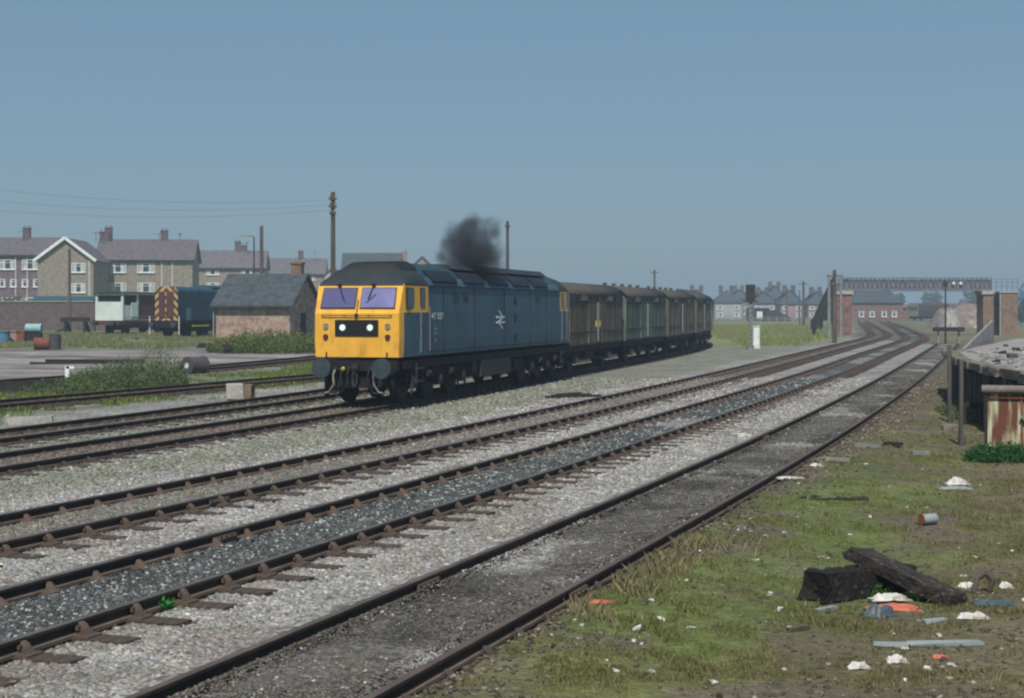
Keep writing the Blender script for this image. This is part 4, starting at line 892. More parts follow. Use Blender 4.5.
# ------------------------------------------------------------------ brick hut
hx, hy = (216 - 512) / FP * 104, 104.0; hz = .45
hut = thing("brick_hut", "small brick lineside hut with a grey slate roof, between the shunter and the locomotive", "hut", (hx, hy, hz), rad(-13))
HL, HD, HE, HR = 5.35, 5.6, 2.65, 4.75
mb = MB(); mb.prism([(0, -.3), (0, HE), (HD / 2, HR - .08), (HD, HE), (HD, -.3)], 0, HL); mb.build("wall", M['brickhut'], hut)
mb = MB()
for a_, b_ in (((-.35, HE - .18), (HD / 2, HR)), ((HD + .35, HE - .18), (HD / 2, HR))):
    mb.add([(-.35, a_[0], a_[1]), (HL + .3, a_[0], a_[1]), (HL + .3, b_[0], b_[1]), (-.35, b_[0], b_[1])] + [(-.35, a_[0], a_[1] - .1), (HL + .3, a_[0], a_[1] - .1), (HL + .3, b_[0], b_[1] - .1), (-.35, b_[0], b_[1] - .1)],
           [(0, 1, 2, 3), (7, 6, 5, 4), (0, 4, 5, 1), (1, 5, 6, 2), (3, 2, 6, 7), (0, 3, 7, 4)])
rf = mb.build("roof", M['slate'], hut)
mb = MB(); mb.mi(0).box((HL - .55, HD / 2 + .1, HR + .25), (.75, .6, 1.0)); mb.box((HL - .55, HD / 2 + .1, HR + .72), (.9, .75, .14)); mb.mi(1).cyl((HL - .55, HD / 2 + .1, HR + .78), (HL - .55, HD / 2 + .1, HR + 1.1), .13, n=10); mb.build("chimney", [M['brickbrown'], M['vanpale']], hut)
mb = MB(); mb.box((HL / 2, -.38, HE - .22), (HL + .6, .1, .12)); mb.build("gutter", M['vandark'], hut)
mb = MB(); mb.box((HL + .02, HD * .45, 1.0), (.05, .95, 2.0)); mb.build("door", M['darkwood'], hut)
mb = MB(); mb.box((-.12, -.1, 1.1), (.1, .1, 2.6)); mb.build("drainpipe", M['vanpale'], hut)

# ------------------------------------------------------------------ boundary wall and flats
mb = MB(); xa, ya, _ = pxg(-120, 150); xb, yb, _ = pxg(95, 146); mb.bar((xa, ya, 1.6), (xb, yb, 1.6), .35, 3.6); 
wl = mb.build("boundary_wall", M['brickwall']); tag(wl, "long dark brick boundary wall between the yard and the flats", "wall")
wl.parent = None
mb = MB(); mb.bar((xa, ya, 3.45), (xb, yb, 3.45), .5, .14); mb.build("coping", M['vanpale'], wl)
mb = MB(); xc, yc, _ = pxg(205, 143); mb.bar((xb + .2, yb, 1.0), (xc, yc, 1.0), .35, 2.4); w2 = mb.build("boundary_wall", M['brickwall']); tag(w2, "lower length of dark brick wall behind the brake van and shunter", "wall")

def block(name, label, cat, org, rz, L_, D_, z0, ze, zr, mw, mr, wins=(), ridge='u', hip=0, group=None, over=.35, trim=None, chim=(), cm='brickwall', sidewins=()):
    """org: front-left corner; local x along the facade, y away from the camera"""
    r = thing(name, label, cat, (org[0], org[1], z0), rz, group); he, hr = ze - z0, zr - z0
    mb = MB()
    if hip: mb.box((L_ / 2, D_ / 2, he / 2), (L_, D_, he))
    elif ridge == 'u': mb.prism([(0, 0), (0, he), (D_ / 2, hr - .1), (D_, he), (D_, 0)], 0, L_)
    else: mb.prism([(0, 0), (0, he), (L_ / 2, hr - .1), (L_, he), (L_, 0)], 0, D_, 'y')
    mb.build("wall", M[mw], r)
    mb = MB(); o_ = over; t_ = .14
    if hip:
        lo = [(-o_, -o_, he), (L_ + o_, -o_, he), (L_ + o_, D_ + o_, he), (-o_, D_ + o_, he)]; a_ = (D_ / 2 * hip, D_ / 2, hr); b_ = (L_ - D_ / 2 * hip, D_ / 2, hr)
        mb.add(lo + [a_, b_] + [(p_[0], p_[1], p_[2] - .15) for p_ in lo], [(0, 1, 5, 4), (1, 2, 5), (2, 3, 4, 5), (3, 0, 4), (0, 6, 7, 1), (1, 7, 8, 2), (2, 8, 9, 3), (3, 9, 6, 0), (6, 9, 8, 7)])
    else:
        for sgn in (0, 1):
            if ridge == 'u':
                sl_ = (hr - he) / (D_ / 2); e_ = -o_ if sgn == 0 else D_ + o_; ez = he - sl_ * o_
                P_ = [(-o_, e_, ez), (L_ + o_, e_, ez), (L_ + o_, D_ / 2, hr), (-o_, D_ / 2, hr)]
            else:
                sl_ = (hr - he) / (L_ / 2); e_ = -o_ if sgn == 0 else L_ + o_; ez = he - sl_ * o_
                P_ = [(e_, -o_, ez), (e_, D_ + o_, ez), (L_ / 2, D_ + o_, hr), (L_ / 2, -o_, hr)]
            mb.add(P_ + [(p_[0], p_[1], p_[2] - t_) for p_ in P_], [(0, 1, 2, 3), (7, 6, 5, 4), (0, 4, 5, 1), (1, 5, 6, 2), (3, 2, 6, 7), (0, 3, 7, 4)])
    rf = mb.build("roof", M[mr], r)
    if trim == 'v':
        mb = MB()
        for e_ in (-o_, L_ + o_): mb.bar((e_, -o_ - .03, he - (hr - he) / (L_ / 2) * o_ - .03), (L_ / 2, -o_ - .03, hr - .03), .10, .38)
        mb.build("bargeboard", M['white'], r)
    if trim == 'u':
        mb = MB(); mb.box((L_ / 2, -o_ - .05, he - .2), (L_ + 2 * o_, .1, .18)); mb.build("gutter", M['vandark'], r)
    if cat == "flats":
        for u_ in ((L_ * .68, L_ * .79) if ridge == 'u' else (L_ * .93,)):
            mb = MB(); mb.cyl((u_, -.1, 0), (u_, -.1, he - .2), .06, n=6); mb.build("drainpipe", M['white'], r)
    for (u_, v_, h_) in chim:
        mb = MB(); mb.mi(0).box((u_, v_, hr + h_ / 2 - .5), (1.0, .7, h_ + 1)); mb.box((u_, v_, hr + h_), (1.15, .85, .15)); mb.mi(1)
        for q in (-.28, .28): mb.cyl((u_ + q, v_, hr + h_), (u_ + q, v_, hr + h_ + .4), .12, n=8)
        mb.build("chimney", [M[cm], M['rubble']], r)
    for (u_, z_, ww, wh) in wins:
        mb = MB(); mb.mi(0)
        fw = .1
        mb.box((u_, -.03, z_ + wh / 2), (ww, .10, fw)); mb.box((u_, -.03, z_ - wh / 2), (ww, .10, fw)); mb.box((u_ - ww / 2, -.03, z_), (fw, .10, wh + fw)); mb.box((u_ + ww / 2, -.03, z_), (fw, .10, wh + fw))
        if ww > 1.4: mb.box((u_ - ww * .2, -.03, z_), (.08, .08, wh)); mb.box((u_ + ww * .2, -.03, z_), (.08, .08, wh))
        mb.box((u_, -.03, z_ + wh * .2), (ww, .07, .06)); mb.box((u_, -.09, z_ - wh / 2 - .08), (ww + .2, .2, .08))
        f = mb.build("window", M['white'], r)
        mb = MB(); mb.mi(0).box((u_, -.012, z_), (ww - .05, .02, wh - .05)); mb.mi(1).box((u_ - ww * .32, -.02, z_), (ww * .22, .02, wh - .1)); mb.box((u_ + ww * .32, -.02, z_), (ww * .22, .02, wh - .1)); mb.build("pane", [M['glass'], M['curtain']], f)
    return r
def aerial(parent_label, x, y, z, h=2.0, grp="television aerials on the flats' roofs"):
    mb = MB(); mb.cyl((0, 0, -.6), (0, 0, h), .035, n=6); mb.bar((-.8, 0, h - .15), (.8, 0, h - .15), .04)
    for q in np.linspace(-.7, .7, 6): mb.bar((q, -.35, h - .15), (q, .35, h - .15), .025)
    o = mb.build("television_aerial", M['grime'], loc=(x, y, z), rz=random.uniform(0, 3)); tag(o, parent_label, "aerial", grp)
G0 = .6
# gabled wing
ww3 = [(5.5, z_, 1.75, 1.15) for z_ in (7.65, 4.9, 2.2)]
block("block_of_flats", "three-storey buff brick flats wing with a white-edged gable facing the tracks", "flats", (-64.3, 206), rad(2), 7.5, 11, G0, 9.55, 12.35, 'brickbuff', 'tile', ww3, 'v', trim='v', over=.45)
main_w = [(u_, z_, 2.1 if u_ < 5 else 2.3, 1.25) for u_ in (3.0, 6.9, 10.6) for z_ in (7.9, 5.1, 2.4) if u_ < 9]
main_w += []
block("block_of_flats", "long buff brick flats with pinkish tiled roof behind the shunter", "flats", (-58.9, 215.5), rad(5), 13.4, 8, G0, 9.75, 12.75, 'brickbuff', 'tile', main_w, 'u', trim='u', chim=((1.0, 4, 1.6), (.2, 4.2, 1.0), (8.9, 4, 1.2)))
lw = [(u_, z_, 2.1, 1.3) for u_ in (2.2, 5.6, 8.8, 11.9) for z_ in (8.3,)] + [(u_, z_, .8, 1.0) for u_ in (1.6, 3.2, 4.8, 6.4, 8.0, 9.6, 11.2, 12.8) for z_ in (5.7,)] + [(u_, 3.0, 2.1, 1.2) for u_ in (2.2, 5.6, 8.8, 11.9)]
block("block_of_flats", "purple-brown brick flats at the left edge of the photo", "flats", (-79.5, 213), rad(1), 14.6, 8.5, G0, 10.35, 12.9, 'brickpurple', 'tile', lw, 'u', trim='u', chim=((10.2, 4.2, 1.3), (2.0, 4.2, 1.3)))
block("block_of_flats", "buff flats with two-window columns seen between the long block and the hut", "flats", (-54.6, 265), rad(4), 11.3, 8, G0, 9.9, 13.0, 'brickbuff', 'tile2', [(u_, z_, 2.1, 1.15) for u_ in (2.4, 8.4) for z_ in (8.6, 6.0, 3.4)], 'u', trim='u', chim=((6.3, 4, 1.5), (7.4, 4, .8)))
block("block_of_flats", "farthest buff flats, its roof showing above the hut's chimney", "flats", (-48.3, 300), rad(4), 11.2, 8, G0, 9.6, 12.8, 'brickbuff', 'tile2', [(u_, z_, 2.0, 1.15) for u_ in (2.4, 8.4) for z_ in (8.3, 5.6)], 'u', trim='u', chim=((6.3, 4, 1.3),))
block("house", "blue-grey roofed building showing just above the locomotive's cab roof", "building", (-31.2, 280), rad(2), 10.5, 8, G0, 9.6, 13.1, 'brickbuff', 'slate', (), 'u')
block("house", "house with a pink gable and pink chimney showing above the locomotive roof", "house", (-19.4, 283), rad(0), 5.2, 8, G0, 9.9, 12.5, 'pink', 'slate', (), 'v', chim=((-.8, 2, .7),), cm='pink')
x_, y_, z_ = pxd(330, 266, 300); block("house", "small white gabled house in the gap left of the locomotive cab", "house", (x_ - 1.2, 300), 0, 3.2, 6, G0, 9.4, 10.8, 'brickwhite', 'tile2', (), 'v')
for (q, d_, yy) in ((96, 218, 237), (110, 219, 238), (159, 221, 235), (180, 221, 238), (24, 216, 232), (247, 268, 243), (315, 303, 252), (103, 218, 234)):
    x_, y_, z_ = pxd(q, yy, d_); aerial("thin television aerial on the roofs of the flats", x_, y_, 12.9, max(.8, z_ - 12.7))
# low blue-roofed shed and hedge behind the wall
x_, y_, z_ = pxd(33, 299, 190); block("shed", "long low blue-edged garage roof showing above the boundary wall", "garages", (x_, 190), rad(1), 8.6, 4, G0, 3.9, 4.3, 'concrete', 'shunt', (), 'u', over=.2)

# ------------------------------------------------------------------ trees and bushes
def leafball(name, label, cat, c, r, n, lo, hi, leaf, group=None, trunk=True, flat=.8):
    root = thing(name, label, cat, (c[0], c[1], c[2]), 0, group)
    sub = []
    for k in range(9): a_ = random.uniform(0, 6.28); sub.append((math.cos(a_) * r * .55 * random.random(), math.sin(a_) * r * .5 * random.random(), r * random.uniform(.5, 1.35) * flat + (.3 * r if trunk else 0), r * random.uniform(.35, .6)))
    P_ = []; 
    for (x_, y_, z_, rr) in sub:
        m_ = n // 9; v_ = RS.normal(0, 1, (m_, 3)); v_ /= np.linalg.norm(v_, axis=1)[:, None]; P_.append(v_ * (RS.rand(m_) ** .4)[:, None] * rr + [x_, y_, z_])
    P_ = np.concatenate(P_); k = len(P_); T_ = gcol(k, lo, hi, .05) * RS.uniform(.7, 1.3, (k, 1))
    nv = RS.normal(0, 1, (k, 3)); nv /= np.linalg.norm(nv, axis=1)[:, None]; uu = np.cross(nv, [0, 0, 1.0]); uu /= np.linalg.norm(uu, axis=1)[:, None] + 1e-6; vv = np.cross(nv, uu)
    s_ = (leaf * RS.uniform(.6, 1.4, k))[:, None]
    V_ = np.stack([P_ - uu * s_, P_ - vv * s_ * .6, P_ + uu * s_, P_ + vv * s_ * .6], 1)
    me = bpy.data.meshes.new("crown"); me.vertices.add(k * 4); me.vertices.foreach_set("co", V_.astype(np.float32).ravel()); me.loops.add(k * 4); me.loops.foreach_set("vertex_index", np.arange(k * 4, dtype=np.int32))
    me.polygons.add(k); me.polygons.foreach_set("loop_start", (np.arange(k) * 4).astype(np.int32)); me.update(calc_edges=True); me.materials.append(M['leaf']); set_attrs(me, np.repeat(T_, 4, 0), np.zeros(k * 4))
    o = bpy.data.objects.new("crown", me); COL.objects.link(o); o.parent = root
    mb = MB(); mb.cyl((0, 0, -.2), (0, 0, r * .9), r * .09, r * .05, n=8)
    for (x_, y_, z_, rr) in sub[:4]: mb.cyl((0, 0, r * .4), (x_, y_, z_), r * .05, r * .02, n=6)
    mb.build("trunk", M['trunk'], root); return root
DG, DG2 = (.035, .065, .03), (.075, .115, .05)
bush_lab = ["green bush behind the boundary wall at its far left", "green bush against the wall left of the gabled flats wing", "green bush behind the wall beside the brake van's cream end"]
for lb, (q, d_, yy, r_) in zip(bush_lab, ((8, 188, 303, 1.7), (22, 192, 303, 1.3), (88, 150, 305, 1.5))):
    x_, y_, z_ = pxd(q, yy, d_); leafball("bush", lb, "bush", (x_, y_, .6), max(1.2, (z_ - .6) * .72), 900, DG, DG2, .16, "bushes behind the wall")

# ------------------------------------------------------------------ poles and wires
def pole(label, x, d, ytop, r=.14, arms=(), lean=0, z0=None, grp="telegraph and lamp poles", mat_='wood', cap=True):
    X_ = (x - 512) / FP * d; zt = H - (ytop - HY) * d / FP; zb = gzf(X_, d) if z0 is None else z0
    root = thing("telegraph_pole", label, "pole", (X_, d, zb), 0, grp); h_ = zt - zb
    mb = MB(); mb.cyl((0, 0, -.3), (lean, 0, h_), r, r * .72, n=10); mb.build("post", M[mat_], root)
    for k, (dz, wd) in enumerate(arms):
        mb = MB(); mb.mi(0).box((lean * .95, -.12, h_ - dz), (wd, .09, .10)); mb.mi(1)
        for q in np.linspace(-wd / 2 + .08, wd / 2 - .08, 4 if wd > .9 else 2): mb.cyl((lean + q, -.12, h_ - dz + .05), (lean + q, -.12, h_ - dz + .2), .04, n=6)
        mb.build("crossarm", [M[mat_], M['vanpale']], root)
    return root, (X_, d, zt)
_, p1 = pole("tall telegraph pole rising behind the locomotive cab", 333, 78, 192, .15, ((.35, .42), (.75, .42), (1.1, .36)))
_, p2 = pole("telegraph pole rising behind the middle of the locomotive, right of the smoke", 507.5, 98, 221, .13, ((.35, .36),))
_, p3 = pole("small far telegraph pole above the second van", 654.5, 228, 270, .2, ((.4, 1.2),))
pole("dark bare pole in front of the gabled flats wing", 69.5, 138, 249, .16, ())
pole("wooden pole standing behind the hut, with a street lamp beside it", 261.5, 132, 226, .2, ())
pole("telegraph pole in the field between the signal and the footbridge", 803.5, 233, 281, .22, ((.5, 1.6),))
pole("dark telegraph pole at the foot of the footbridge stairs", 834.5, 122, 270, .19, ((.5, 1.3), (1.2, 1.0)))
pole("short dark post beside the telegraph pole in the field", 799.5, 236, 290, .12, ())
pole("far thin pole beyond the field, above the house roofs", 787, 330, 287, .18, ())
# street lamp
X_, Y_, Z_ = pxd(254, 236, 136); zb = gzf(X_, Y_)
lamp = thing("street_lamp", "street lamp with a long pale head beside the wooden pole behind the hut", "street lamp", (X_, Y_, zb), 0)
mb = MB(); mb.cyl((0, 0, 0), (0, 0, Z_ - zb - .1), .09, .06, n=8); mb.cyl((0, 0, Z_ - zb - .1), (-.35, 0, Z_ - zb), .04, n=6); mb.build("post", M['grime'], lamp)
mb = MB(); mb.prism([(-.12, 0), (.12, 0), (.1, .14), (-.1, .14)], -1.15, -.3); mb.build("lamp_head", M['vanpale'], lamp, loc=(0, 0, Z_ - zb - .05))
# overhead wires
def wire(label, A_, B_, sag):
    cu = bpy.data.curves.new("overhead_wire", 'CURVE'); cu.dimensions = '3D'; cu.bevel_depth = .005; cu.bevel_resolution = 1; sp = cu.splines.new('POLY'); sp.points.add(24)
    for k in range(25):
        t = k / 24; sp.points[k].co = (A_[0] * (1 - t) + B_[0] * t, A_[1] * (1 - t) + B_[1] * t, A_[2] * (1 - t) + B_[2] * t - sag * 4 * t * (1 - t), 1)
    cu.materials.append(M['grime']); t_ = bpy.data.objects.new("overhead_wire", cu); me = bpy.data.meshes.new_from_object(t_); bpy.data.objects.remove(t_); o = bpy.data.objects.new("overhead_wire", me); COL.objects.link(o); tag(o, label, "wire", "overhead telegraph wires")
for lb, ya, yb in (("topmost telegraph wire crossing the sky left of the tall pole", 185, 200), ("middle telegraph wire crossing the sky left of the tall pole", 197, 205), ("lowest telegraph wire crossing the sky left of the tall pole", 207, 210)):
    wire(lb, pxd(-40, ya, 82), pxd(333, yb, 78), .45)

# ------------------------------------------------------------------ yard clutter (left)
def barrel(label, x, d, r, h, mats, lying=False, rz=0, grp="drums and tanks in the yard", name="oil_drum", cat="drum", z=None):
    X_ = (x - 512) / FP * d; zb = gzf(X_, d) if z is None else z
    root = thing(name, label, cat, (X_, d, zb), rz, grp); R = (lambda a, b: ((a - h / 2, 0, r), (b - h / 2, 0, r))) if lying else (lambda a, b: ((0, 0, a), (0, 0, b)))
    mb = MB(); mb.cyl(*R(0, h), r, r, 20)
    for q in (0, h / 3, 2 * h / 3, h - .03): mb.cyl(*R(q, q + .035), r + .015, r + .015, 20)
    mb.build("drum_shell", M[mats[0]], root); mb = MB(); mb.cyl(*R(h, h + .01), r * .92, r * .92, 18); mb.build("lid", M[mats[1]], root)
    return root
barrel("rusty red drum lying on its side in the yard beside a grey drum", 42, 88, .36, .85, ('rust', 'rust'), True, rad(10))
barrel("upright grey drum beside the rusty red one", 55, 88, .33, .9, ('drumgrey', 'drumgrey'))
tk = thing("tank", "pale blue tank lying on a dark stand in the yard", "tank", pxg(34, 97), 0)
mb = MB(); mb.cyl((-.5, 0, .98), (.5, 0, .98), .30, n=16); mb.build("tank_shell", M['cyan'], tk)
mb = MB(); mb.box((0, 0, .34), (.95, .5, .68)); mb.build("stand", M['darkwood'], tk)
X_, Y_, Z_ = pxg(3, 96); mb = MB(); mb.cyl((X_, Y_, Z_), (X_, Y_, Z_ + .8), .45, .42, n=14); mb.cyl((X_, Y_, Z_ + .78), (X_, Y_, Z_ + .84), .47, n=14); o = mb.build("tub", M['bluepaint']); tag(o, "bright blue tub at the left edge of the yard", "tub")
X_, Y_, Z_ = pxg(12, 97); mb = MB(); mb.box((X_, Y_, Z_ + .38), (.75, .5, .76), jit=.02); mb.box((X_, Y_, Z_ + .79), (.85, .6, .07)); o = mb.build("crate", M['pink']); tag(o, "pale pink crate between the blue tub and the rusty bin", "crate")
X_, Y_, Z_ = pxg(21.5, 96); mb = MB(); mb.box((X_, Y_, Z_ + .4), (.5, .5, .8), jit=.02); mb.box((X_, Y_, Z_ + .82), (.56, .56, .06)); o = mb.build("bin", M['rust']); tag(o, "rusty brown bin left of the pale blue tank", "bin")
# roller
X_, Y_, Z_ = px(195.5, 374); rr = .36
rl = thing("yard_roller", "weathered grey roller lying beside the siding, with a white mark on its end", "roller", (X_, Y_, 0), rad(52))
mb = MB(); mb.cyl((-.45, 0, rr), (.45, 0, rr), rr, rr, 24); mb.cyl((-.47, 0, rr), (-.38, 0, rr), rr + .03, rr + .03, 24); mb.cyl((.38, 0, rr), (.47, 0, rr), rr + .03, rr + .03, 24); mb.build("drum_shell", M['drumgrey'], rl)
mb = MB(); mb.cyl((-.475, 0, rr), (-.49, 0, rr), .12, n=14); mb.build("hub_cap", M['white'], rl)
# concrete block (with rusty box beside)
X_, Y_, Z_ = px(235, 400); mb = MB(); mb.box((0, 0, .26), (.52, .45, .50), jit=.02); o = mb.build("concrete_block", M['concrete'], loc=(X_, Y_, 0), rz=rad(8), bevel=.03); tag(o, "pale concrete block between the overgrown siding and the next track", "concrete block")
mb = MB(); mb.box((0, 0, .22), (.24, .3, .44), jit=.02); mb.box((0, 0, .45), (.27, .33, .04)); o = mb.build("wooden_box", M['brickbrown'], loc=(X_ + .42, Y_ + .1, 0), rz=rad(-10)); tag(o, "small rusty brown box against the right side of the concrete block", "box")
X_, Y_, Z_ = px(30, 424); mb = MB(); mb.box((0, 0, .08), (1.05, .3, .2), jit=.02); mb.box((-.5, 0, .1), (.12, .34, .26), jit=.02); o = mb.build("concrete_slab", M['concrete'], loc=(X_, Y_, 0), rz=rad(12)); tag(o, "low pale concrete slab in the grass at the left, beside the track", "slab")
X_, Y_, Z_ = px(67.5, 381); mb = MB(); mb.box((0, 0, .28), (.16, .12, .6)); mb.box((.12, 0, .52), (.32, .12, .10)); o = mb.build("marker_post", M['white'], loc=(X_, Y_, 0)); tag(o, "short white marker post at the left end of the bushy weeds", "marker post")
X_, Y_, Z_ = px(10, 394); mb = MB(); mb.box((-3.0, 0, .12), (9.0, 1.0, .5), jit=.03); mb.box((-3, -.1, .39), (9.1, .5, .05), jit=.02); o = mb.build("dark_beam", M['darkwood'], loc=(X_, Y_ + .6, 0), rz=rad(14)); tag(o, "long dark beam lying at the left edge of the yard behind the siding", "beam")
X_, Y_, Z_ = px(95, 366); mb = MB(); mb.box((0, 0, .15), (4.6, .35, .36), jit=.04); mb.box((-1.5, -.2, .1), (3, .2, .2), jit=.03); o = mb.build("timber_baulk", M['darkwood'], loc=(X_, Y_, 0), rz=rad(9)); tag(o, "dark timber baulk lying on the yard behind the bushy weeds", "timber")
for lb, (a_, b_, w_) in (("heap of dark timber offcuts in the yard right of the roller", (212, 358, 1.1)), ("smaller dark offcut farther right of the roller", (232, 359, .6)), ("dark pile of scrap beside the hut's right gable", (296, 343, .9))):
    X_, Y_, Z_ = px(a_, b_); mb = MB()
    for k in range(4): mb.box((random.uniform(-.4, .4) * w_, random.uniform(-.2, .2), .12 + .1 * k), (w_ * random.uniform(.5, 1), .2, .14), Matrix.Rotation(random.uniform(-.5, .5), 3, 'Z'), jit=.02)
    Z_ = gzf(X_, Y_); o = mb.build("timber_scrap", M['darkwood'], loc=(X_, Y_, Z_)); tag(o, lb, "scrap timber")
X_, Y_, Z_ = px(195, 403); mb = MB(); mb.box((0, 0, .03), (1.1, .18, .05), Matrix.Rotation(rad(25), 3, 'Z'), jit=.01); mb.box((.55, .25, .05), (.3, .16, .05), Matrix.Rotation(rad(25), 3, 'Z')); o = mb.build("board", M['vanpale'], loc=(X_, Y_, 0)); tag(o, "pale board lying just behind the track, left of the concrete block", "board")

# ------------------------------------------------------------------ signal and cabinet
X_, Y_, Z_ = px(750.5, 349)
sg = thing("colour_light_signal", "colour-light signal seen from behind, on a thin grey post beside the tracks", "signal", (X_, Y_, 0), 0)
mb = MB(); mb.cyl((0, 0, 0), (0, 0, 3.5), .10, .09, n=12); mb.box((0, 0, .12), (.45, .4, .24)); mb.build("post", M['vanpale'], sg)
mb = MB(); mb.box((0, 0, 3.85), (.62, .28, 1.12)); mb.box((0, .03, 3.25), (.3, .2, .2)); mb.prism([(-.2, 3.28), (.2, 3.28), (.2, 3.2), (-.2, 3.2)], -.5, .5); mb.build("signal_head", M['vandark'], sg, bevel=.02)
mb = MB()
for z_ in (3.6, 4.05): mb.cyl((0, .14, z_), (0, .34, z_), .14, n=14)
mb.build("lamp_hood", M['rubber'], sg)
mb = MB()
for q in (-.15, .15): mb.bar((q + .0, -.28, .1), (q, -.28, 3.2), .03)
for z_ in np.arange(.3, 3.2, .3): mb.bar((-.15, -.28, z_), (.15, -.28, z_), .025)
mb.build("ladder", M['vanpale'], sg)
X_, Y_, Z_ = px(755.7, 348.5)
cb = thing("relay_cabinet", "tall pale green equipment cabinet right of the signal post", "cabinet", (X_, Y_, 0), 0)
mb = MB(); mb.box((0, 0, .78), (.50, .42, 1.5)); mb.box((0, 0, .03), (.56, .5, .1)); mb.build("cabinet_body", M['cream'], cb, bevel=.02)
mb = MB(); mb.box((0, 0, 1.56), (.58, .5, .07)); mb.build("lid", M['cream'], cb)
mb = MB(); mb.box((0, -.215, .8), (.40, .02, 1.3)); d_ = mb.build("door", M['white'], cb); mb = MB(); mb.box((.14, -.235, .8), (.03, .03, .14)); mb.build("handle", M['grime'], d_)

# ------------------------------------------------------------------ footbridge
BD = 156.0
bx0, bx1 = (842 - 512) / FP * BD, (991 - 512) / FP * BD
fb = thing("footbridge", "long grey-blue steel lattice footbridge on brick piers across all the tracks", "footbridge", (bx0, BD, 0), rad(-.6))
Lb = bx1 - bx0; zb_, zt_ = 4.62, 5.86
for v_ in (0, 1.9):
    mb = MB(); mb.box((Lb / 2, v_, zt_), (Lb, .18, .14)); mb.box((Lb / 2, v_, zb_), (Lb, .2, .16))
    k = int(Lb / .95)
    for i in range(k + 1): mb.box((Lb * i / k, v_ - .02, (zb_ + zt_) / 2), (.09, .08, zt_ - zb_))
    for i in range(k):
        a_, b_ = Lb * i / k, Lb * (i + 1) / k
        for j in range(2):
            a2, b2 = a_ + (b_ - a_) * j / 2, a_ + (b_ - a_) * (j + 1) / 2
            mb.bar((a2, v_, zb_), (b2, v_, zt_), .07, .03); mb.bar((a2, v_ + .03, zt_), (b2, v_ + .03, zb_), .07, .03)
    mb.build("lattice_girder", M['bluegrey'], fb)
mb = MB(); mb.box((Lb / 2, .95, zb_ - .02), (Lb, 1.7, .1)); mb.build("deck", M['darkwood'], fb)
mb = MB(); mb.box((Lb / 2, .12, (zb_ + zt_) / 2 - .05), (Lb, .03, .95)); mb.build("infill_sheet", M['bluegrey'], fb)
for (u0, u1) in ((-.6, .95), (Lb - .9, Lb + .15)):
    mb = MB(); mb.mi(0).box(((u0 + u1) / 2, .95, 2.1), (u1 - u0, 2.3, 4.4)); mb.mi(1).box(((u0 + u1) / 2, .95, 4.38), (u1 - u0 + .35, 2.6, .36)); mb.build("pier", [M['brickred'] if u0 < 5 else M['brickbrown'], M['concrete']], fb)
mb = MB(); mb.mi(0).box((Lb + 1.55, 0.3, 2.1), (1.65, 2.6, 4.5)); mb.mi(1).box((Lb + 1.55, .3, 4.42), (1.85, 2.8, .12)); mb.box((Lb + .62, -.9, 2.1), (.12, .12, 4.7)); mb.build("pier", [M['brickbrown'], M['concrete']], fb)
mb = MB()
for q in np.arange(Lb + .2, Lb + 2.6, .55):
    mb.bar((q, -.9, 4.45), (q, -.9, 5.75), .05)
for z_ in (5.0, 5.4, 5.75): mb.bar((Lb, -.9, z_), (Lb + 2.5, -.9, z_), .05)
mb.build("railing", M['bluegrey'], fb)
# left stairs: sloping solid-sided flight down towards the camera's left
mb = MB()
mb.add([(-.7, .3, 4.5), (-.7, 1.9, 4.5), (-3.0, -1.2, .2), (-3.0, .4, .2), (-.7, .3, 5.9), (-.7, 1.9, 5.9), (-3.0, -1.2, 1.6), (-3.0, .4, 1.6)], [(0, 1, 3, 2), (0, 2, 6, 4), (1, 3, 7, 5), (0, 1, 5, 4)])
for k in range(9): t = k / 8; mb.box((-.8 - 2.1 * t, 1.0 - 1.4 * t, 4.4 - 4.1 * t), (.35, 1.6, .08))
mb.build("staircase", M['vandark'], fb)
mb = MB()
for q in (-2.9, -2.0, -1.1): mb.bar((q, 1.0 + (q + .7) * .6, 0), (q, 1.0 + (q + .7) * .6, 4.5 + (q + .7) * 1.9), .16)
for z_ in (4.9, 5.3, 5.7): mb.bar((-1.2, .2, z_), (.8, .2, z_), .05)
for q in (-1.2, -.6, 0, .6): mb.bar((q, .2, 4.5), (q, .2, 6.0), .06)
mb.build("stair_support", M['bluegrey'], fb)
# bright sign plates on the girder
for q in (953, 960):
    x_ = (q - 512) / FP * BD - bx0; mb = MB(); mb.cyl((x_, -.16, 5.35), (x_, -.12, 5.35), .15, n=14); mb.build("white_disc", M['white'], fb)
# grey support posts beside the left pier
for lb, q in (("pale grey post left of the footbridge's red brick pier", 829), ("grey post just left of the red brick pier", 841)):
    pole(lb, q, 140 if q < 840 else 150, 277 if q < 840 else 279, .16, (), mat_='vanpale', z0=0)

# sleeper fence / low fences by pier
x_, y_, z_ = px(823, 336); 
for k, q in enumerate((812, 816, 820)):
    X_, Y_, Z_ = px(q, 331); mb = MB(); mb.box((0, 0, .65), (.3, .2, 1.35), jit=.02); mb.prism([(-.1, 1.3), (.1, 1.3), (0, 1.45)], -.15, .15); o = mb.build("fence_post", M['darkwood'], loc=(X_, Y_, 0)); tag(o, "short dark post at the foot of the footbridge stairs", "post", "dark posts by the footbridge stairs")
fn = thing("field_fence", "long low post-and-rail fence at the back of the grassy field", "fence", (0, 0, 0), 0)
mb = MB(); fa, fe = pxd(712, 0, 262), pxd(826, 0, 258)
P0, P1 = Vector((fa[0], 262, 0)), Vector((fe[0], 258, 0)); 
for z_ in (.45, .85, 1.2): mb.bar(P0 + Vector((0, 0, z_)), P1 + Vector((0, 0, z_)), .06, .08)
mb.build("rail", M['vanpale'], fn)
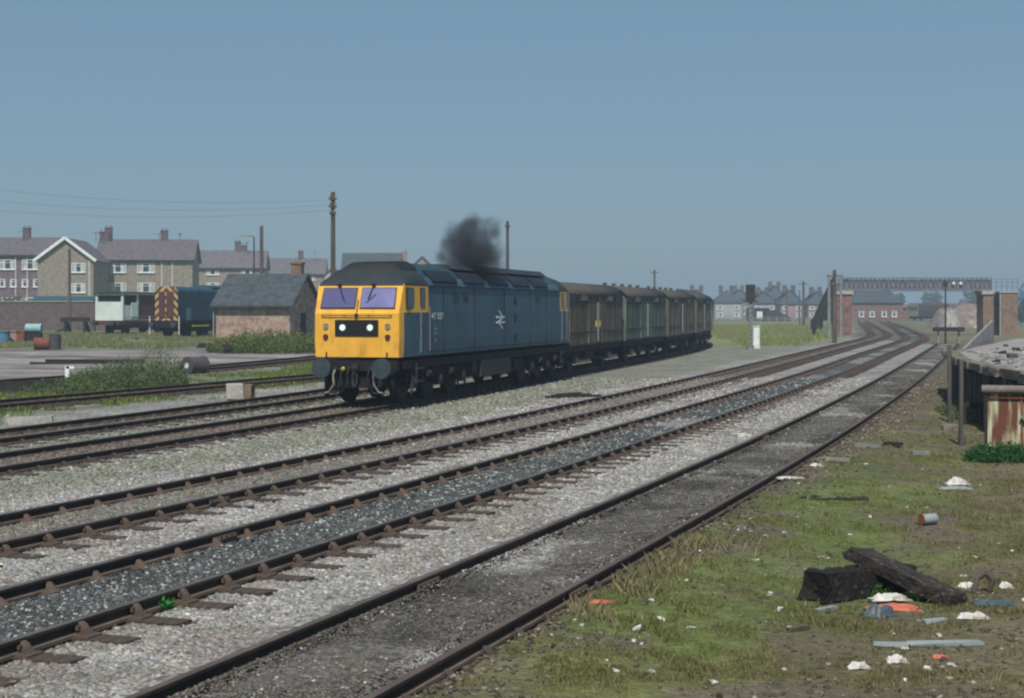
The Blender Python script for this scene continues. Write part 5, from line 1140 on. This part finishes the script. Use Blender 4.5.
for k in range(15):
    c_ = P0.lerp(P1, k / 14); mb = MB(); mb.box((c_.x, c_.y, .65), (.16, .16, 1.35)); mb.build("post", M['vanpale'], fn)

# ------------------------------------------------------------------ far houses, sheds, trains, trees
def semi(label, pxl, pxr, d, zt, ze, mw='brickwhite', mr='slate', chim=True, mcol=None):
    ze = ze - .7; xl, xr_ = (pxl + 2 - 512) / FP * d, (pxr - 3 - 512) / FP * d; L_ = xr_ - xl
    ws = [(L_ * f_, z_, 1.1, .9) for f_ in (.2, .8) for z_ in (3.0, 1.2)] if L_ > 5 else [(L_ * .5, 3.6, 1.4, 1.1)]
    block("house", label, "house", (xl, d), rad(random.uniform(-3, 3)), L_, 7, -.1, ze, zt, mw, mr, ws, 'u', hip=1, group="houses beyond the field", chim=((L_ * .3, 3.5, .9), (L_ * .7, 3.5, .9)) if chim else ())
semi("white semi-detached houses with a hipped slate roof, nearest the train's right end", 713, 745, 395, 7.6, 5.0)
semi("white semi-detached houses with a hipped roof just right of the signal", 752, 779, 400, 7.3, 4.8)
semi("pale semi-detached houses with a wide hipped roof left of the field's telegraph pole", 779, 806, 385, 7.6, 4.6, mw='pink')
semi("pale houses with a hipped roof between the telegraph pole and the footbridge", 806, 832, 390, 7.2, 4.6, mw='pink')
semi("far end house of the row, half hidden by the train", 684, 712, 402, 7.8, 5.0)
semi("low red brick house seen behind the footbridge stairs", 764, 790, 440, 9.4, 6.2, mw='brickpurple')
semi("far roof rising above the field's fence line", 730, 752, 470, 8.8, 6.4, mw='brickpurple')
# sheds in front
mb = MB(); X_, Y_, _ = pxd(758, 0, 330); mb.box((X_, Y_, 1.3), (4.4, 4, 2.6)); mb.box((X_, Y_, 2.7), (4.8, 4.4, .2)); mb.mi(1).box((X_ + .5, Y_ - 2.03, 1.3), (2.2, .05, 1.5)); o = mb.build("garage", [M['vandark'], M['white']]); tag(o, "dark garage with a white door just right of the signal", "garage")
mb = MB(); X_, Y_, _ = pxd(778, 0, 320); mb.prism([(-2.6, 0), (-2.6, 2.4), (-.6, 2.4), (2.6, .9), (2.6, 0)], Y_, Y_ + 4, 'y'); o = mb.build("coal_heap_shelter", M['vandark'], loc=(X_, 0, 0)); o.name = "lean_to_shed"; tag(o, "black sloping lean-to shed in front of the pale houses", "shed")
# red building beyond the footbridge
xl = (853 - 512) / FP * 330
bw_ = [(u_, 1.7, 1.0, 1.2) for u_ in (2.3, 4.6, 7.2, 9.4)]
block("depot_building", "red brick building with a blue-grey roof under the left end of the footbridge", "building", (xl - .5, 330), rad(-2), 11.3, 9, -.2, 4.0, 7.2, 'brickred', 'slate', bw_, 'u', hip=.6)
block("depot_building", "long low red brick shed right of the building under the footbridge", "building", ((895 - 512) / FP * 340, 345), 0, 5, 7, -.2, 3.0, 3.6, 'brickred', 'tile2', (), 'u')
xl = (843 - 512) / FP * 380; block("depot_building", "tall slate-roofed hall behind the red brick building", "building", (xl, 384), 0, 9.5, 10, -.2, 6.0, 9.3, 'brickpurple', 'slate', (), 'u')
# distant multiple-unit train
M['railend'] = pm('railcar_end', (.17, .155, .10), (.13, .12, .09), 2, .8)
f_ = Vector((-.35, -.94)).normalized(); cx, cy = (917 - 512) / FP * 330, 330
for i, (lb) in enumerate(("distant railcar with a yellowish end, parked beyond the footbridge", "distant railcar coupled behind the yellow-ended one", "third distant railcar, farthest to the right beyond the footbridge")):
    dv = Vector((.62, .78)).normalized(); c_ = Vector((cx, cy)) + dv * (6 + i * 17.0)
    r = thing("railcar", lb, "railcar", (c_.x, c_.y, .1), math.atan2(-dv.y, -dv.x), "distant parked railcars")
    mb = MB(); mb.mi(0).prism([(1.35, .9), (1.38, 3.0), (1.1, 3.5), (.5, 3.75), (-.5, 3.75), (-1.1, 3.5), (-1.38, 3.0), (-1.35, .9)], -8.2, 8.2); mb.build("body", M['van1'] if i else M['maroon'], r)
    mb = MB(); mb.prism([(1.33, .9), (1.36, 3.0), (1.08, 3.45), (.5, 3.7), (-.5, 3.7), (-1.08, 3.45), (-1.36, 3.0), (-1.33, .9)], 8.2, 8.26); mb.build("end_panel", M['railend'] if i == 0 else M['vandark'], r)
    mb = MB()
    for q in np.arange(-7, 7.5, 1.6):
        for s in (-1, 1): mb.box((q, s * 1.385, 2.45), (1.1, .04, .8))
    mb.box((8.28, 0, 2.6), (.04, 2.0, .7)); mb.build("window_band", M['glass'], r)
    mb = MB(); mb.box((0, 0, .62), (15, 2.2, .6)); mb.build("underframe", M['black'], r)
    for q in (-5.6, 5.6): wheelset("wheelset", q, .45, 1, r, [M['black'], M['grime']])
# rubble heap and bushes by it
def heap(name, label, cat, c, rx, ry, h, mat_, kind=None, seed=1):
    n_ = 28; xs_ = np.linspace(-1, 1, n_); X2, Y2 = np.meshgrid(xs_, xs_); R2 = np.sqrt(X2 ** 2 + Y2 ** 2)
    Z2 = h * np.clip(1 - R2 ** 3.2, -.05, 1) * (.7 + .6 * fbm(X2 * 3 + seed, Y2 * 3 + seed)) - .1
    mb = MB(); mb.v = [(X2[i, j] * rx, Y2[i, j] * ry, Z2[i, j]) for i in range(n_) for j in range(n_)]
    for i in range(n_ - 1):
        for j in range(n_ - 1): mb.f.append([i * n_ + j, i * n_ + j + 1, (i + 1) * n_ + j + 1, (i + 1) * n_ + j]); mb.m.append(0); mb.sm.append(False)
    o = mb.build(name, M[mat_], loc=c); tag(o, label, cat, kind=kind); return o
heap("rubble_heap", "long brownish heap of rubble beyond the footbridge, left of its right pier", "rubble heap", ((962 - 512) / FP * 215, 215, 0), 4.9, 5, 3.2, 'rubble')
heap("rubble_heap", "pale broken rubble at the left end of the brownish heap", "rubble heap", ((944 - 512) / FP * 212, 210, 0), 1.6, 3, 2.3, 'rubblepale', seed=4)
for k, (q, d_, r_, lb) in enumerate(((1024, 300, 3.2, "hazy green tree at the right edge beyond the brick piers"), (1035, 250, 5, "hazy tree just outside the right edge"), (1002, 420, 3.6, "hazy tree behind the footbridge's right piers"), (978, 480, 4.0, "far hazy tree left of the right brick pier"), (829, 210, 2.2, "dark bush beside the footbridge staircase"), (1019, 240, 1.7, "low dark bush below the crane jib"))):
    if q == 1035: continue
    leafball("tree" if r_ > 3 else "bush", lb, "tree" if r_ > 3 else "bush", ((q - 512) / FP * d_, d_, 0), r_, 1500, (.05, .09, .06), (.09, .14, .09), .3 * r_ / 4)
# crane jib at the far right
cr = thing("crane", "blue lattice crane jib slanting up at the right edge of the photo", "crane", ((1004 - 512) / FP * 240, 240, 0), 0)
mb = MB(); A0, A1 = Vector((.6, 0, 2.0)), Vector((9.5, 0, 15.2)); dn = Vector((-.83, 0, .56)) * .55
for s in (-1, 1):
    for t_ in (-.5, .5): mb.bar(A0 + dn * s + Vector((0, t_, 0)), A1 + dn * s * .4 + Vector((0, t_ * .4, 0)), .16)
for k in range(14):
    a_ = A0.lerp(A1, k / 14); b_ = A0.lerp(A1, (k + 1) / 14); s = 1 if k % 2 else -1
    w0 = 1 - .6 * k / 14
    for t_ in (-.5, .5): mb.bar(a_ + dn * s * w0 + Vector((0, t_ * w0, 0)), b_ - dn * s * w0 + Vector((0, t_ * w0, 0)), .09)
mb.build("jib", M['bluepaint'], cr); mb = MB(); mb.box((0, 0, 1.6), (3.2, 2.6, 2.0)); mb.box((0, 0, .4), (4, 3, .8)); mb.build("cab", M['bluepaint'], cr)
# distant tree line and low hills closing the horizon
for k in range(26):
    q = -30 + k * 42 + random.uniform(-8, 8); d_ = random.uniform(560, 700)
    if 700 < q < 860 or q > 860 or q < 330:
        leafball("tree", "distant hazy tree on the horizon", "tree", ((q - 512) / FP * d_, d_, 0), random.uniform(4, 6), 500, (.04, .07, .04), (.07, .11, .06), .9, "distant trees on the horizon")
for k in range(6):
    q = random.uniform(705, 1010); d_ = random.uniform(480, 620); L_ = random.uniform(9, 18); hh_ = random.uniform(5, 7)
    block("house", "distant hazy house roof on the horizon behind the field", "house", ((q - 512) / FP * d_, d_), rad(random.uniform(-20, 20)), L_, 8, -.2, hh_ - 2.6, hh_, random.choice(['brickpurple', 'pink', 'brickbuff']), 'slate', (), 'u', group="distant houses on the horizon", chim=((L_ * .5, 4, 1.0),))

# ------------------------------------------------------------------ right-hand siding end, dock
X_, Y_ = (948.5 - 512) / FP * 116, 116.0
b2 = thing("buffer_stop", "grey and dark buffer stop at the end of the nearest siding", "buffer stop", (X_, Y_, 0), rad(-14))
mb = MB(); mb.box((0, 0, 1.18), (2.35, .25, .32)); mb.build("beam", M['darkwood'], b2)
for s in (-1, 1): mb = MB(); mb.cyl((s * .85, -.12, 1.18), (s * .85, -.35, 1.18), .2, n=12); mb.build("buffer", M['grime'], b2); mb = MB(); mb.bar((s * .75, -.0, 0), (s * .75, 0, 1.1), .14); mb.bar((s * .75, 1.4, .1), (s * .75, .1, 1.0), .12); mb.build("post", M['vanpale'], b2)
X_, Y_ = (945.5 - 512) / FP * 119, 119; lp = thing("lamp_post", "thin dark lamp post rising behind the buffer stop to the footbridge", "lamp post", (X_, Y_, 0), 0)
mb = MB(); mb.cyl((0, 0, 0), (0, 0, 4.6), .09, .06, n=8); mb.build("post", M['vandark'], lp); mb = MB(); mb.box((0, 0, 4.7), (.32, .25, .35)); mb.cyl((0, 0, 4.85), (0, 0, 5.0), .12, .03, n=8); mb.build("lantern", M['vandark'], lp)

# dock: edge line from near right to far left end
E0, E1, E2 = Vector((9.4, 24.0)), Vector((13.3, 40.5)), Vector((14.5, 48.2))
DT = 1.42
dk = thing("loading_dock", "raised timber-faced loading dock with a curved sleeper edge and gravel top at the right", "loading dock", (0, 0, 0), 0)
_ep = [(10.3, 22), (10.42, 26), (10.6, 30), (10.85, 33.2), (11.35, 36.8), (12.2, 40.8), (13.3, 45.2), (14.45, 50)]
E0 = Vector((10.3, 22)); EP = []
_e = np.array(_ep); _y = np.linspace(22, 50, 15); EP = [Vector((float(np.interp(v_, _e[:, 1], _e[:, 0])), float(v_))) for v_ in _y]
zc = [DT + .02 * math.sin(k) for k in range(len(EP))]
mb = MB(); n_ = len(EP); far_ = [Vector((p_.x + 60, p_.y)) for p_ in EP]
top = [(p_.x, p_.y, DT - .06) for p_ in EP]; bk = [(25, 72, DT - .06), (80, 72, DT - .06), (80, 24, DT - .06)]
mb.add([*top, (24.0, 72, DT - .06), (90, 72, DT - .06), (90, 22, DT - .06)], [tuple(range(n_ + 3))]); bkp = [(19.0, 60.0)]
M['docksurf'] = pm('dock_surface', (.30, .28, .27), (.21, .195, .19), .7, .95, bump=.4, bscale=20, c3=(.36, .34, .33), c3scale=6)
mb.add([top[-1], (24.0, 72, DT - .06), (24.0, 72, -.2), (top[-1][0], top[-1][1], -.2)], [(0, 1, 2, 3)])
mb.add([(90, 22, -.2), (90, 22, DT - .06), (E0.x, 22, DT - .06), (E0.x, 22, -.2)], [(0, 1, 2, 3)])
mb.build("dock_surface", M['docksurf'], dk, fix=False)
for k in range(n_ - 1):
    a_, b_ = EP[k], EP[k + 1]; L_ = (b_ - a_).length; nb = max(2, int(L_ / .24))
    for j in range(nb):
        c_ = a_.lerp(b_, (j + .5) / nb); ang = math.atan2((b_ - a_).y, (b_ - a_).x); hh_ = DT - .10 + random.uniform(-.22, .0); off = random.uniform(-.07, .07)
        nn = Vector((-(b_ - a_).y, (b_ - a_).x)).normalized()
        if random.random() < .05: continue
        mb2 = MB(); mb2.box((0, 0, hh_ / 2 - .1), (L_ / nb * .9, .09, hh_ + .2), jit=.012); pass
        o = mb2.build("board", M['dockface'], dk, loc=(c_.x + nn.x * off, c_.y + nn.y * off, 0), rz=ang, fix=False)
mb = MB()
for k in range(n_ - 1):
    a_, b_ = EP[k], EP[k + 1]; nn = Vector((-(b_ - a_).y, (b_ - a_).x)).normalized() * .14
    for j in range(2):
        p_ = a_.lerp(b_, j / 2); q_ = a_.lerp(b_, (j + 1) / 2); c_ = (p_ + q_) / 2; ang = math.atan2((b_ - a_).y, (b_ - a_).x) + random.uniform(-.02, .02)
        mb.box((c_.x + nn.x + random.uniform(-.04, .04), c_.y + nn.y, DT - .03 + random.uniform(-.03, .02)), ((q_ - p_).length * random.uniform(.9, 1.02), .36 + random.uniform(-.05, .05), .17), ang, jit=.022)
mb.build("edge_beam", M['docktop'], dk)
# pale sloping stub wall at the dock's far end
P = [pxd(961, 350, 50.5), pxd(991.5, 320, 66), pxd(992.5, 338.5, 66)]
mb = MB(); vs = [Vector(P[0]) + Vector((0, 0, -.3)), Vector(P[0]), Vector(P[1]), Vector(P[1]) + Vector((.05, .1, -2.2))]
mb.add([*vs] + [v_ + Vector((.25, .5, 0)) for v_ in vs], [(0, 1, 2, 3), (4, 5, 6, 7), (0, 1, 5, 4), (1, 2, 6, 5), (2, 3, 7, 6)])
o = mb.build("ramp_wall", M['concrete']); o.data.materials[0] = M['docksurf']; tag(o, "pale sloping stub wall at the far end of the loading dock, before the brick pier", "wall")
for k, (q, yy, s_) in enumerate(((1003, 352, .2), (1012, 356, .26), (1016, 349, .2), (1006, 345, .15), (998, 360, .14))):
    d_ = (H - DT) * FP / (yy - HY); mb = MB(); mb.box((0, 0, s_ * .25), (s_, s_ * .7, s_ * .5), jit=s_ * .08); mb.box((s_ * .4, .1, s_ * .15), (s_ * .5, s_ * .5, s_ * .3), jit=s_ * .05)
    o = mb.build("stone_lump", M['drumgrey'] if k % 2 else M['darkwood'], loc=((q - 512) / FP * d_, d_, DT - .06), rz=random.uniform(0, 3)); tag(o, "loose lump of rubble lying on the loading dock", "stone lump", "lumps of rubble on the dock")
n_s = 2600; Xs = RS.uniform(10.8, 30, n_s); Ys = RS.uniform(28, 66, n_s); kp = Xs > np.interp(Ys, _e[:, 1], _e[:, 0]) + .4 + np.maximum(0, Ys - 50) * .62; Xs, Ys = Xs[kp], Ys[kp]
tag(scatter_boxes("dock_gravel", np.stack([Xs, Ys, np.full(len(Xs), DT - .05)], 1), RS.uniform(.03, .12, len(Xs)), C_(.20, .185, .175) * RS.lognormal(0, .35, len(Xs))[:, None], M['stone']), "loose gravel and crumbs of rubble on the loading dock", "gravel", kind="stuff")
# fence posts in front of the dock
for lb, q, yb, yt, w_ in (("thin dark timber post nearer the track, in front of the dock's left end", 949.5, 423, 347, .09), ("dark timber post just right of the thin one, before the dock", 961, 446, 362, .08), ("short dark post behind the two front posts, at the dock's corner", 955.5, 398, 350, .11)):
    X_, Y_, Z_ = px(q, yb); h_ = (yb - yt) * Y_ / FP; root = thing("timber_post", lb, "post", (X_, Y_, 0), rad(random.uniform(-10, 10)), "timber posts by the dock")
    mb = MB(); mb.box((0, 0, h_ / 2), (w_, w_, h_ + .1), jit=.008); mb.box((.02, 0, .1), (w_ * 1.5, w_ * 1.4, .25), jit=.01); mb.build("shaft", M['dockface'], root)
X_, Y_, Z_ = px(972, 425); mb = MB(); mb.bar((X_ - .25, Y_, .5), (X_ + .5, Y_ + .25, .42), .12, .14); mb.box((X_ - .2, Y_, .22), (.1, .1, .5)); mb.box((X_ + .45, Y_ + .22, .2), (.1, .1, .45)); o = mb.build("low_rail", M['darkwood']); tag(o, "low dark timber rail between the posts and the rusty bin", "timber rail")
# rusty bin with beam on top
X_, Y_, Z_ = px(985, 452); Y_ = max(Y_, 1)
rb = thing("steel_bin", "rusty peeling green-and-brown steel bin with a thick rail along its top, at the right edge", "bin", (X_, Y_, 0), rad(-19))
mb = MB(); mb.box((.6, .32, .58), (1.2, .6, 1.16)); mb.build("bin_body", M['rustpale'], rb, bevel=.02)
mb = MB(); mb.box((.02, -.01, .58), (.06, .06, 1.2)); mb.build("corner_angle", M['darkwood'], rb)
mb = MB(); mb.box((.68, -.005, .58), (.03, .03, 1.1)); mb.box((.62, -.02, 1.06), (1.1, .02, .02)); mb.build("seam", M['rust'], rb)
mb = MB(); mb.cyl((-.06, -.02, 1.22), (1.3, -.02, 1.22), .085, n=14); mb.build("top_rail", M['pipe'], rb)
mb = MB(); mb.bar((.66, -.06, .72), (.80, -.06, .62), .05); mb.build("latch", M['vanpale'], rb)

# ------------------------------------------------------------------ rubbish in the foreground right
X_, Y_, Z_ = px(855, 612)
def gl(x, y): return float(gtrue(np.array([x]), np.array([y]))[0])
def beam(a, b, w_, h_, n_, jit, ragged=.03):
    """worn timber: a subdivided box between two points"""
    a, b = Vector(a), Vector(b); d = (b - a); L_ = d.length; d.normalize(); r = d.cross(Vector((0, 0, 1))).normalized(); u = r.cross(d).normalized(); mb = MB(); R_ = []
    sec = [(-1, -1), (0, -1.02), (1, -1), (1.02, 0), (1, 1), (.3, 1.03), (-.4, 1.0), (-1, 1), (-1.02, 0)]
    for i in range(n_ + 1):
        t = i / n_; c_ = a + d * L_ * t; ring = []
        for (p_, q_) in sec:
            e_ = Vector((random.gauss(0, jit), random.gauss(0, jit), random.gauss(0, jit)))
            if i in (0, n_): e_ += d * random.gauss(0, ragged)
            ring.append(c_ + r * p_ * w_ / 2 + u * q_ * h_ / 2 + e_)
        R_ += ring
    m_ = len(sec); mb.v = [tuple(v_) for v_ in R_]
    for i in range(n_):
        for k in range(m_): mb.f.append([i * m_ + k, i * m_ + (k + 1) % m_, (i + 1) * m_ + (k + 1) % m_, (i + 1) * m_ + k]); mb.m.append(0); mb.sm.append(False)
    mb.f.append(list(range(m_))[::-1]); mb.m.append(0); mb.sm.append(False); mb.f.append([n_ * m_ + k for k in range(m_)]); mb.m.append(0); mb.sm.append(False)
    return mb
ga = gl(3.0, 13.9)
p_a = px(822, 604); p_b = px(900, 590)
a_ = Vector((p_a[0], p_a[1] + .12, ga + .13)); b_ = Vector((p_b[0] + .05, p_b[1] + .10, ga + .12))
o = beam(a_ + Vector((-.02, 0, .03)), b_, .30, .27, 22, .011, .06).build("charred_timber", M['char']); tag(o, "charred black sleeper stub under the leaning plank, its burnt end facing left", "charred timber")
p_c = pxd(857, 548, a_.y + .35); p_d = px(953, 604)
a2, b2_ = Vector((p_c[0], a_.y + .55, ga + .40)), Vector((p_d[0], p_d[1] - .02, ga + .06))
o = beam(a2, b2_, .29, .12, 10, .004, .06).build("old_sleeper", M['charbrown']); tag(o, "weathered brown sleeper plank leaning across the charred stub", "old sleeper")
def crumple(name, label, cat, q, mat_, w_, d_, h_, rz=0, seed=0, group=None, zoff=0.0, n_=9):
    X_, Y_, _ = px(*q); R_ = np.random.RandomState(seed + 5); mb = MB(); u = np.linspace(-1, 1, n_); U, V = np.meshgrid(u, u); R2 = np.maximum(abs(U), abs(V)) if n_ < 6 else np.sqrt(U ** 2 + V ** 2)
    Z = h_ * .62 * np.clip(1 - R2 ** 4 * .9, .0, 1) * (.45 + R_.rand(n_, n_)); ed = 1 + (R_.rand(n_, n_) - .5) * .3
    g_ = gl(X_, Y_)
    mb.v = [(U[i, j] * w_ / 2 * ed[i, j], V[i, j] * d_ / 2 * ed[i, j], Z[i, j] + .006) for i in range(n_) for j in range(n_)]
    for i in range(n_ - 1):
        for j in range(n_ - 1):
            if R2[i, j] + R2[i + 1, j + 1] < 2.6: mb.f.append([i * n_ + j, i * n_ + j + 1, (i + 1) * n_ + j + 1, (i + 1) * n_ + j]); mb.m.append(0); mb.sm.append(False)
    o = mb.build(name, M[mat_], loc=(X_, Y_, g_ + zoff), rz=rz, fix=False); md = o.modifiers.new("t", 'SOLIDIFY'); md.thickness = .008; md.offset = 0
    return tag(o, label, cat, group)
crumple("plastic_sheet", "orange plastic sheet crumpled on the grass in front of the charred stub", "plastic sheet", (893, 609), 'plastic_or', .48, .26, .05, rad(-5), 1)
crumple("white_bag", "white plastic bag lying on top of the orange sheet", "plastic bag", (890, 603), 'litter', .36, .18, .07, rad(5), 2, zoff=.03)
crumple("grey_bag", "grey-blue plastic bag in front of the orange sheet", "plastic bag", (879, 615), 'plastic_gr', .30, .22, .12, rad(20), 3)
crumple("plastic_sheet", "grey-blue crumpled sheet right of the leaning plank's low end", "plastic sheet", (994, 605), 'plastic_gr', .36, .26, .05, rad(-10), 4)
crumple("white_bag", "white crumpled paper just right of the leaning plank", "paper", (967, 588), 'litter', .20, .12, .06, rad(30), 5)
crumple("white_bag", "white scrap of paper right of the dark twisted root", "paper", (1006, 590), 'litter', .12, .10, .07, 0, 6)
crumple("white_bag", "white lump of paper right of the board below the timbers", "paper", (973, 621), 'litter', .26, .11, .07, rad(-15), 7)
crumple("white_bag", "white paper scrap at the bottom of the grass, left of the pale broken board", "paper", (859, 671), 'litter', .17, .10, .06, 0, 8)
crumple("white_bag", "pair of white scraps just below the pale broken board's left end", "paper", (897, 664), 'litter', .16, .14, .06, 0, 9)
crumple("plastic_sheet", "small red plastic scrap below the pale broken board", "plastic scrap", (940, 660), 'plastic_or', .12, .08, .03, 0, 10)
crumple("white_bag", "white polythene bag heaped in the grass below the dock posts", "plastic bag", (957, 484), 'litter', .34, .26, .13, 0, 11)
crumple("plastic_sheet", "pale polythene sheet spread at the foot of the white polythene bag", "plastic sheet", (955, 488), 'pale', .5, .25, .04, 0, 12)
crumple("white_bag", "white sheet of paper on the bare soil beside the siding's right rail", "paper", (790, 484), 'litter', .40, .22, .03, 0, 13)
crumple("white_bag", "crumpled white scrap where the grass meets the siding, right of the paper sheet", "paper", (816, 472), 'litter', .22, .18, .06, 0, 14)
crumple("brown_rag", "reddish-brown rag on the soil beside the siding near the bottom of the photo", "rag", (600, 614), 'plastic_or', .26, .16, .02, 0, 15)
# pale broken board: two pieces
X_, Y_, _ = px(930, 648); g_ = gl(X_, Y_)
mb = MB(); mb.box((.12, 0, .02), (.62, .10, .03), Matrix.Rotation(rad(6), 3, 'Z'), jit=.01); mb.box((-.33, -.02, .02), (.28, .10, .03), Matrix.Rotation(rad(-6), 3, 'Z'), jit=.01)
o = mb.build("broken_board", M['pale'], loc=(X_, Y_, g_), bevel=.004); tag(o, "long pale grey board, broken, lying in the grass at the bottom right", "board")
# can, twisted root, small wood pieces
X_, Y_, _ = px(928, 526); g_ = gl(X_, Y_); cn = thing("paint_can", "rusty-ended grey can lying on the grass above the timbers", "can", (X_, Y_, g_), rad(20))
cn.scale = (.8, .8, .8); mb = MB(); mb.cyl((-.11, 0, .09), (.13, 0, .10), .085, .085, 18); mb.cyl((.11, 0, .10), (.13, 0, .10), .092, .092, 18); mb.build("can_body", M['pale'], cn)
mb = MB(); mb.cyl((-.13, 0, .09), (-.11, 0, .09), .087, n=18); mb.build("can_lid", M['rust'], cn)
X_, Y_, _ = px(984, 594); g_ = gl(X_, Y_); mb = MB(); mb.tube([(-.1, 0, 0), (-.06, .02, .14), (.02, .0, .20), (.08, -.02, .13), (.05, 0, .02)], .03); mb.tube([(.02, 0, .2), (.1, .02, .24)], .018); o = mb.build("twisted_root", M['wood'], loc=(X_, Y_, g_)); tag(o, "dark twisted root standing in the rubbish right of the plank", "root")
for lb, q, L_, mt in (("short pale offcut in front of the charred stub's burnt end", (826, 610), .26, 'vanpale'), ("thin dark stick lying left of the timbers", (798, 631), .24, 'wood'), ("pale flat offcut below the twisted root", (935, 624), .22, 'pale')):
    X_, Y_, _ = px(*q); mb = MB(); mb.box((0, 0, .02), (L_, .06, .045), jit=.008); o = mb.build("wood_offcut", M[mt], loc=(X_, Y_, gl(X_, Y_)), rz=rad(random.uniform(10, 40)), bevel=.004); tag(o, lb, "wood offcut")
# slab by the track and planks further up
X_, Y_, _ = px(741, 438); mb = MB(); mb.box((0, 0, .04), (.34, .4, .07), jit=.01); o = mb.build("pale_slab", M['litter'], loc=(X_, Y_, .02), rz=rad(15), bevel=.01); tag(o, "pale cream slab lying on the ballast beside the siding's left rail", "slab")
for lb, (q0_, q1_), w_, mt in (("long irregular line of dark soil at the edge of the grass, nearest", ((742, 503), (868, 503)), .16, 'darkwood'), ("thin pale lath lying on the soil beside the siding", ((855, 452), (880, 454)), .09, 'vanpale'),  # first entry is a dark soil line, shaped with the worn-timber mesh
                              ("pale plank lying on the grass left of the dock posts", ((912, 456), (929, 456)), .14, 'vanpale'), ("short dark plank on the soil beside the thin lath", ((884, 450), (902, 451)), .12, 'darkwood'),
                              ("long thin weathered strip of wood across the soil", ((826, 467), (850, 468)), .06, 'vanpale')):
    A_, B_ = px(*q0_), px(*q1_); mb = MB(); z_ = max(gl(A_[0], A_[1]), gl(B_[0], B_[1])); mb = beam((A_[0], A_[1], z_ - .01), (B_[0], B_[1] + .15, z_ - .015), w_ * 1.4, .09, 30, .022) if 'nearest' in lb else mb.bar((A_[0], A_[1], z_ + .03), (B_[0], B_[1], z_ + .03), w_, .07); o = mb.build("timber_strip", M[mt]); tag(o, lb, "timber strip")
X_, Y_, _ = px(575, 399.5); mb = MB()
for k in range(3): mb.bar((-.9 + .2 * k, .08 * k, .04 + .03 * k), (.9 - .3 * k, .5 + .08 * k, .05 + .03 * k), .14, .07)
o = mb.build("timber_pile", M['darkwood'], loc=(X_, Y_ + .2, .03), rz=rad(8)); tag(o, "dark pieces of timber lying on the ballast just behind the third track", "timber")
# stone-coloured blocks under the posts
X_, Y_, _ = px(952, 431); mb = MB(); mb.box((-.12, 0, .06), (.2, .16, .14), jit=.02); mb.box((.14, .05, .06), (.24, .18, .13), jit=.02); o = mb.build("stone_block", M['rubble'], loc=(X_, Y_, gl(X_, Y_))); tag(o, "two pinkish blocks lying at the foot of the thin dark post", "blocks")
# many small scraps
src = None
rs2 = np.random.RandomState(3)
cands = [(618, 552), (700, 530), (738, 538), (742, 512), (687, 590), (652, 611), (661, 628), (692, 634), (714, 687), (616, 684), (650, 680), (780, 612), (765, 545), (820, 560), (828, 561), (836, 562), (784, 540), (850, 537), (870, 519), (905, 652), (927, 672), (951, 668), (1012, 552), (976, 558), (1000, 545), (812, 512), (922, 470), (880, 462), (862, 440), (910, 500), (990, 520), (945, 600), (790, 628), (905, 684), (770, 600), (835, 488), (866, 470), (700, 560), (638, 640), (756, 566)]
for k, (a_, b_) in enumerate(cands):
    X_, Y_, _ = px(a_, b_); s_ = rs2.uniform(.025, .055)
    if k % 6 == 0:
        mb = MB(); mb.box((0, 0, s_ * .2), (s_, s_ * .7, s_ * .4), jit=s_ * .15); mb.box((s_ * .5, s_ * .1, s_ * .12), (s_ * .6, s_ * .5, s_ * .25), jit=s_ * .1); src = mb.build("litter_scrap", M['litter'])
        o = src
    else: o = src.copy(); COL.objects.link(o)
    o.location = (X_, Y_, gl(X_, Y_) + .005); o.rotation_euler = (rs2.uniform(-.3, .3), rs2.uniform(-.3, .3), rs2.uniform(0, 6)); o.scale = (1, 1, rs2.uniform(.5, 1.2))
    tag(o, "small white scrap of litter on the waste ground right of the tracks", "litter", "small white scraps of litter")

# ------------------------------------------------------------------ haze
mb = MB(); mb.box((0, 760, 9.0), (2900, 1800, 21.0)); hz_ = mb.build("haze", []) if False else None
me = bpy.data.meshes.new("haze"); bm = bmesh.new(); bmesh.ops.create_cube(bm, size=1); bm.to_mesh(me); bm.free()
hz_ = bpy.data.objects.new("haze", me); COL.objects.link(hz_); hz_.scale = (2700, 1700, 19.2); hz_.location = (0, 800, 8.2); hz_["kind"] = "stuff"; hz_["label"] = "thin blue-grey summer haze over the whole scene"; hz_["category"] = "haze"
m = bpy.data.materials.new("haze_mat"); m.use_nodes = True; n = m.node_tree; n.nodes.clear(); o = n.nodes.new("ShaderNodeOutputMaterial"); v = n.nodes.new("ShaderNodeVolumePrincipled")
v.inputs["Color"].default_value = (.62, .76, .92, 1); v.inputs["Density"].default_value = .0009; v.inputs["Anisotropy"].default_value = .2
n.links.new(v.outputs[0], o.inputs["Volume"]); me.materials.append(m)
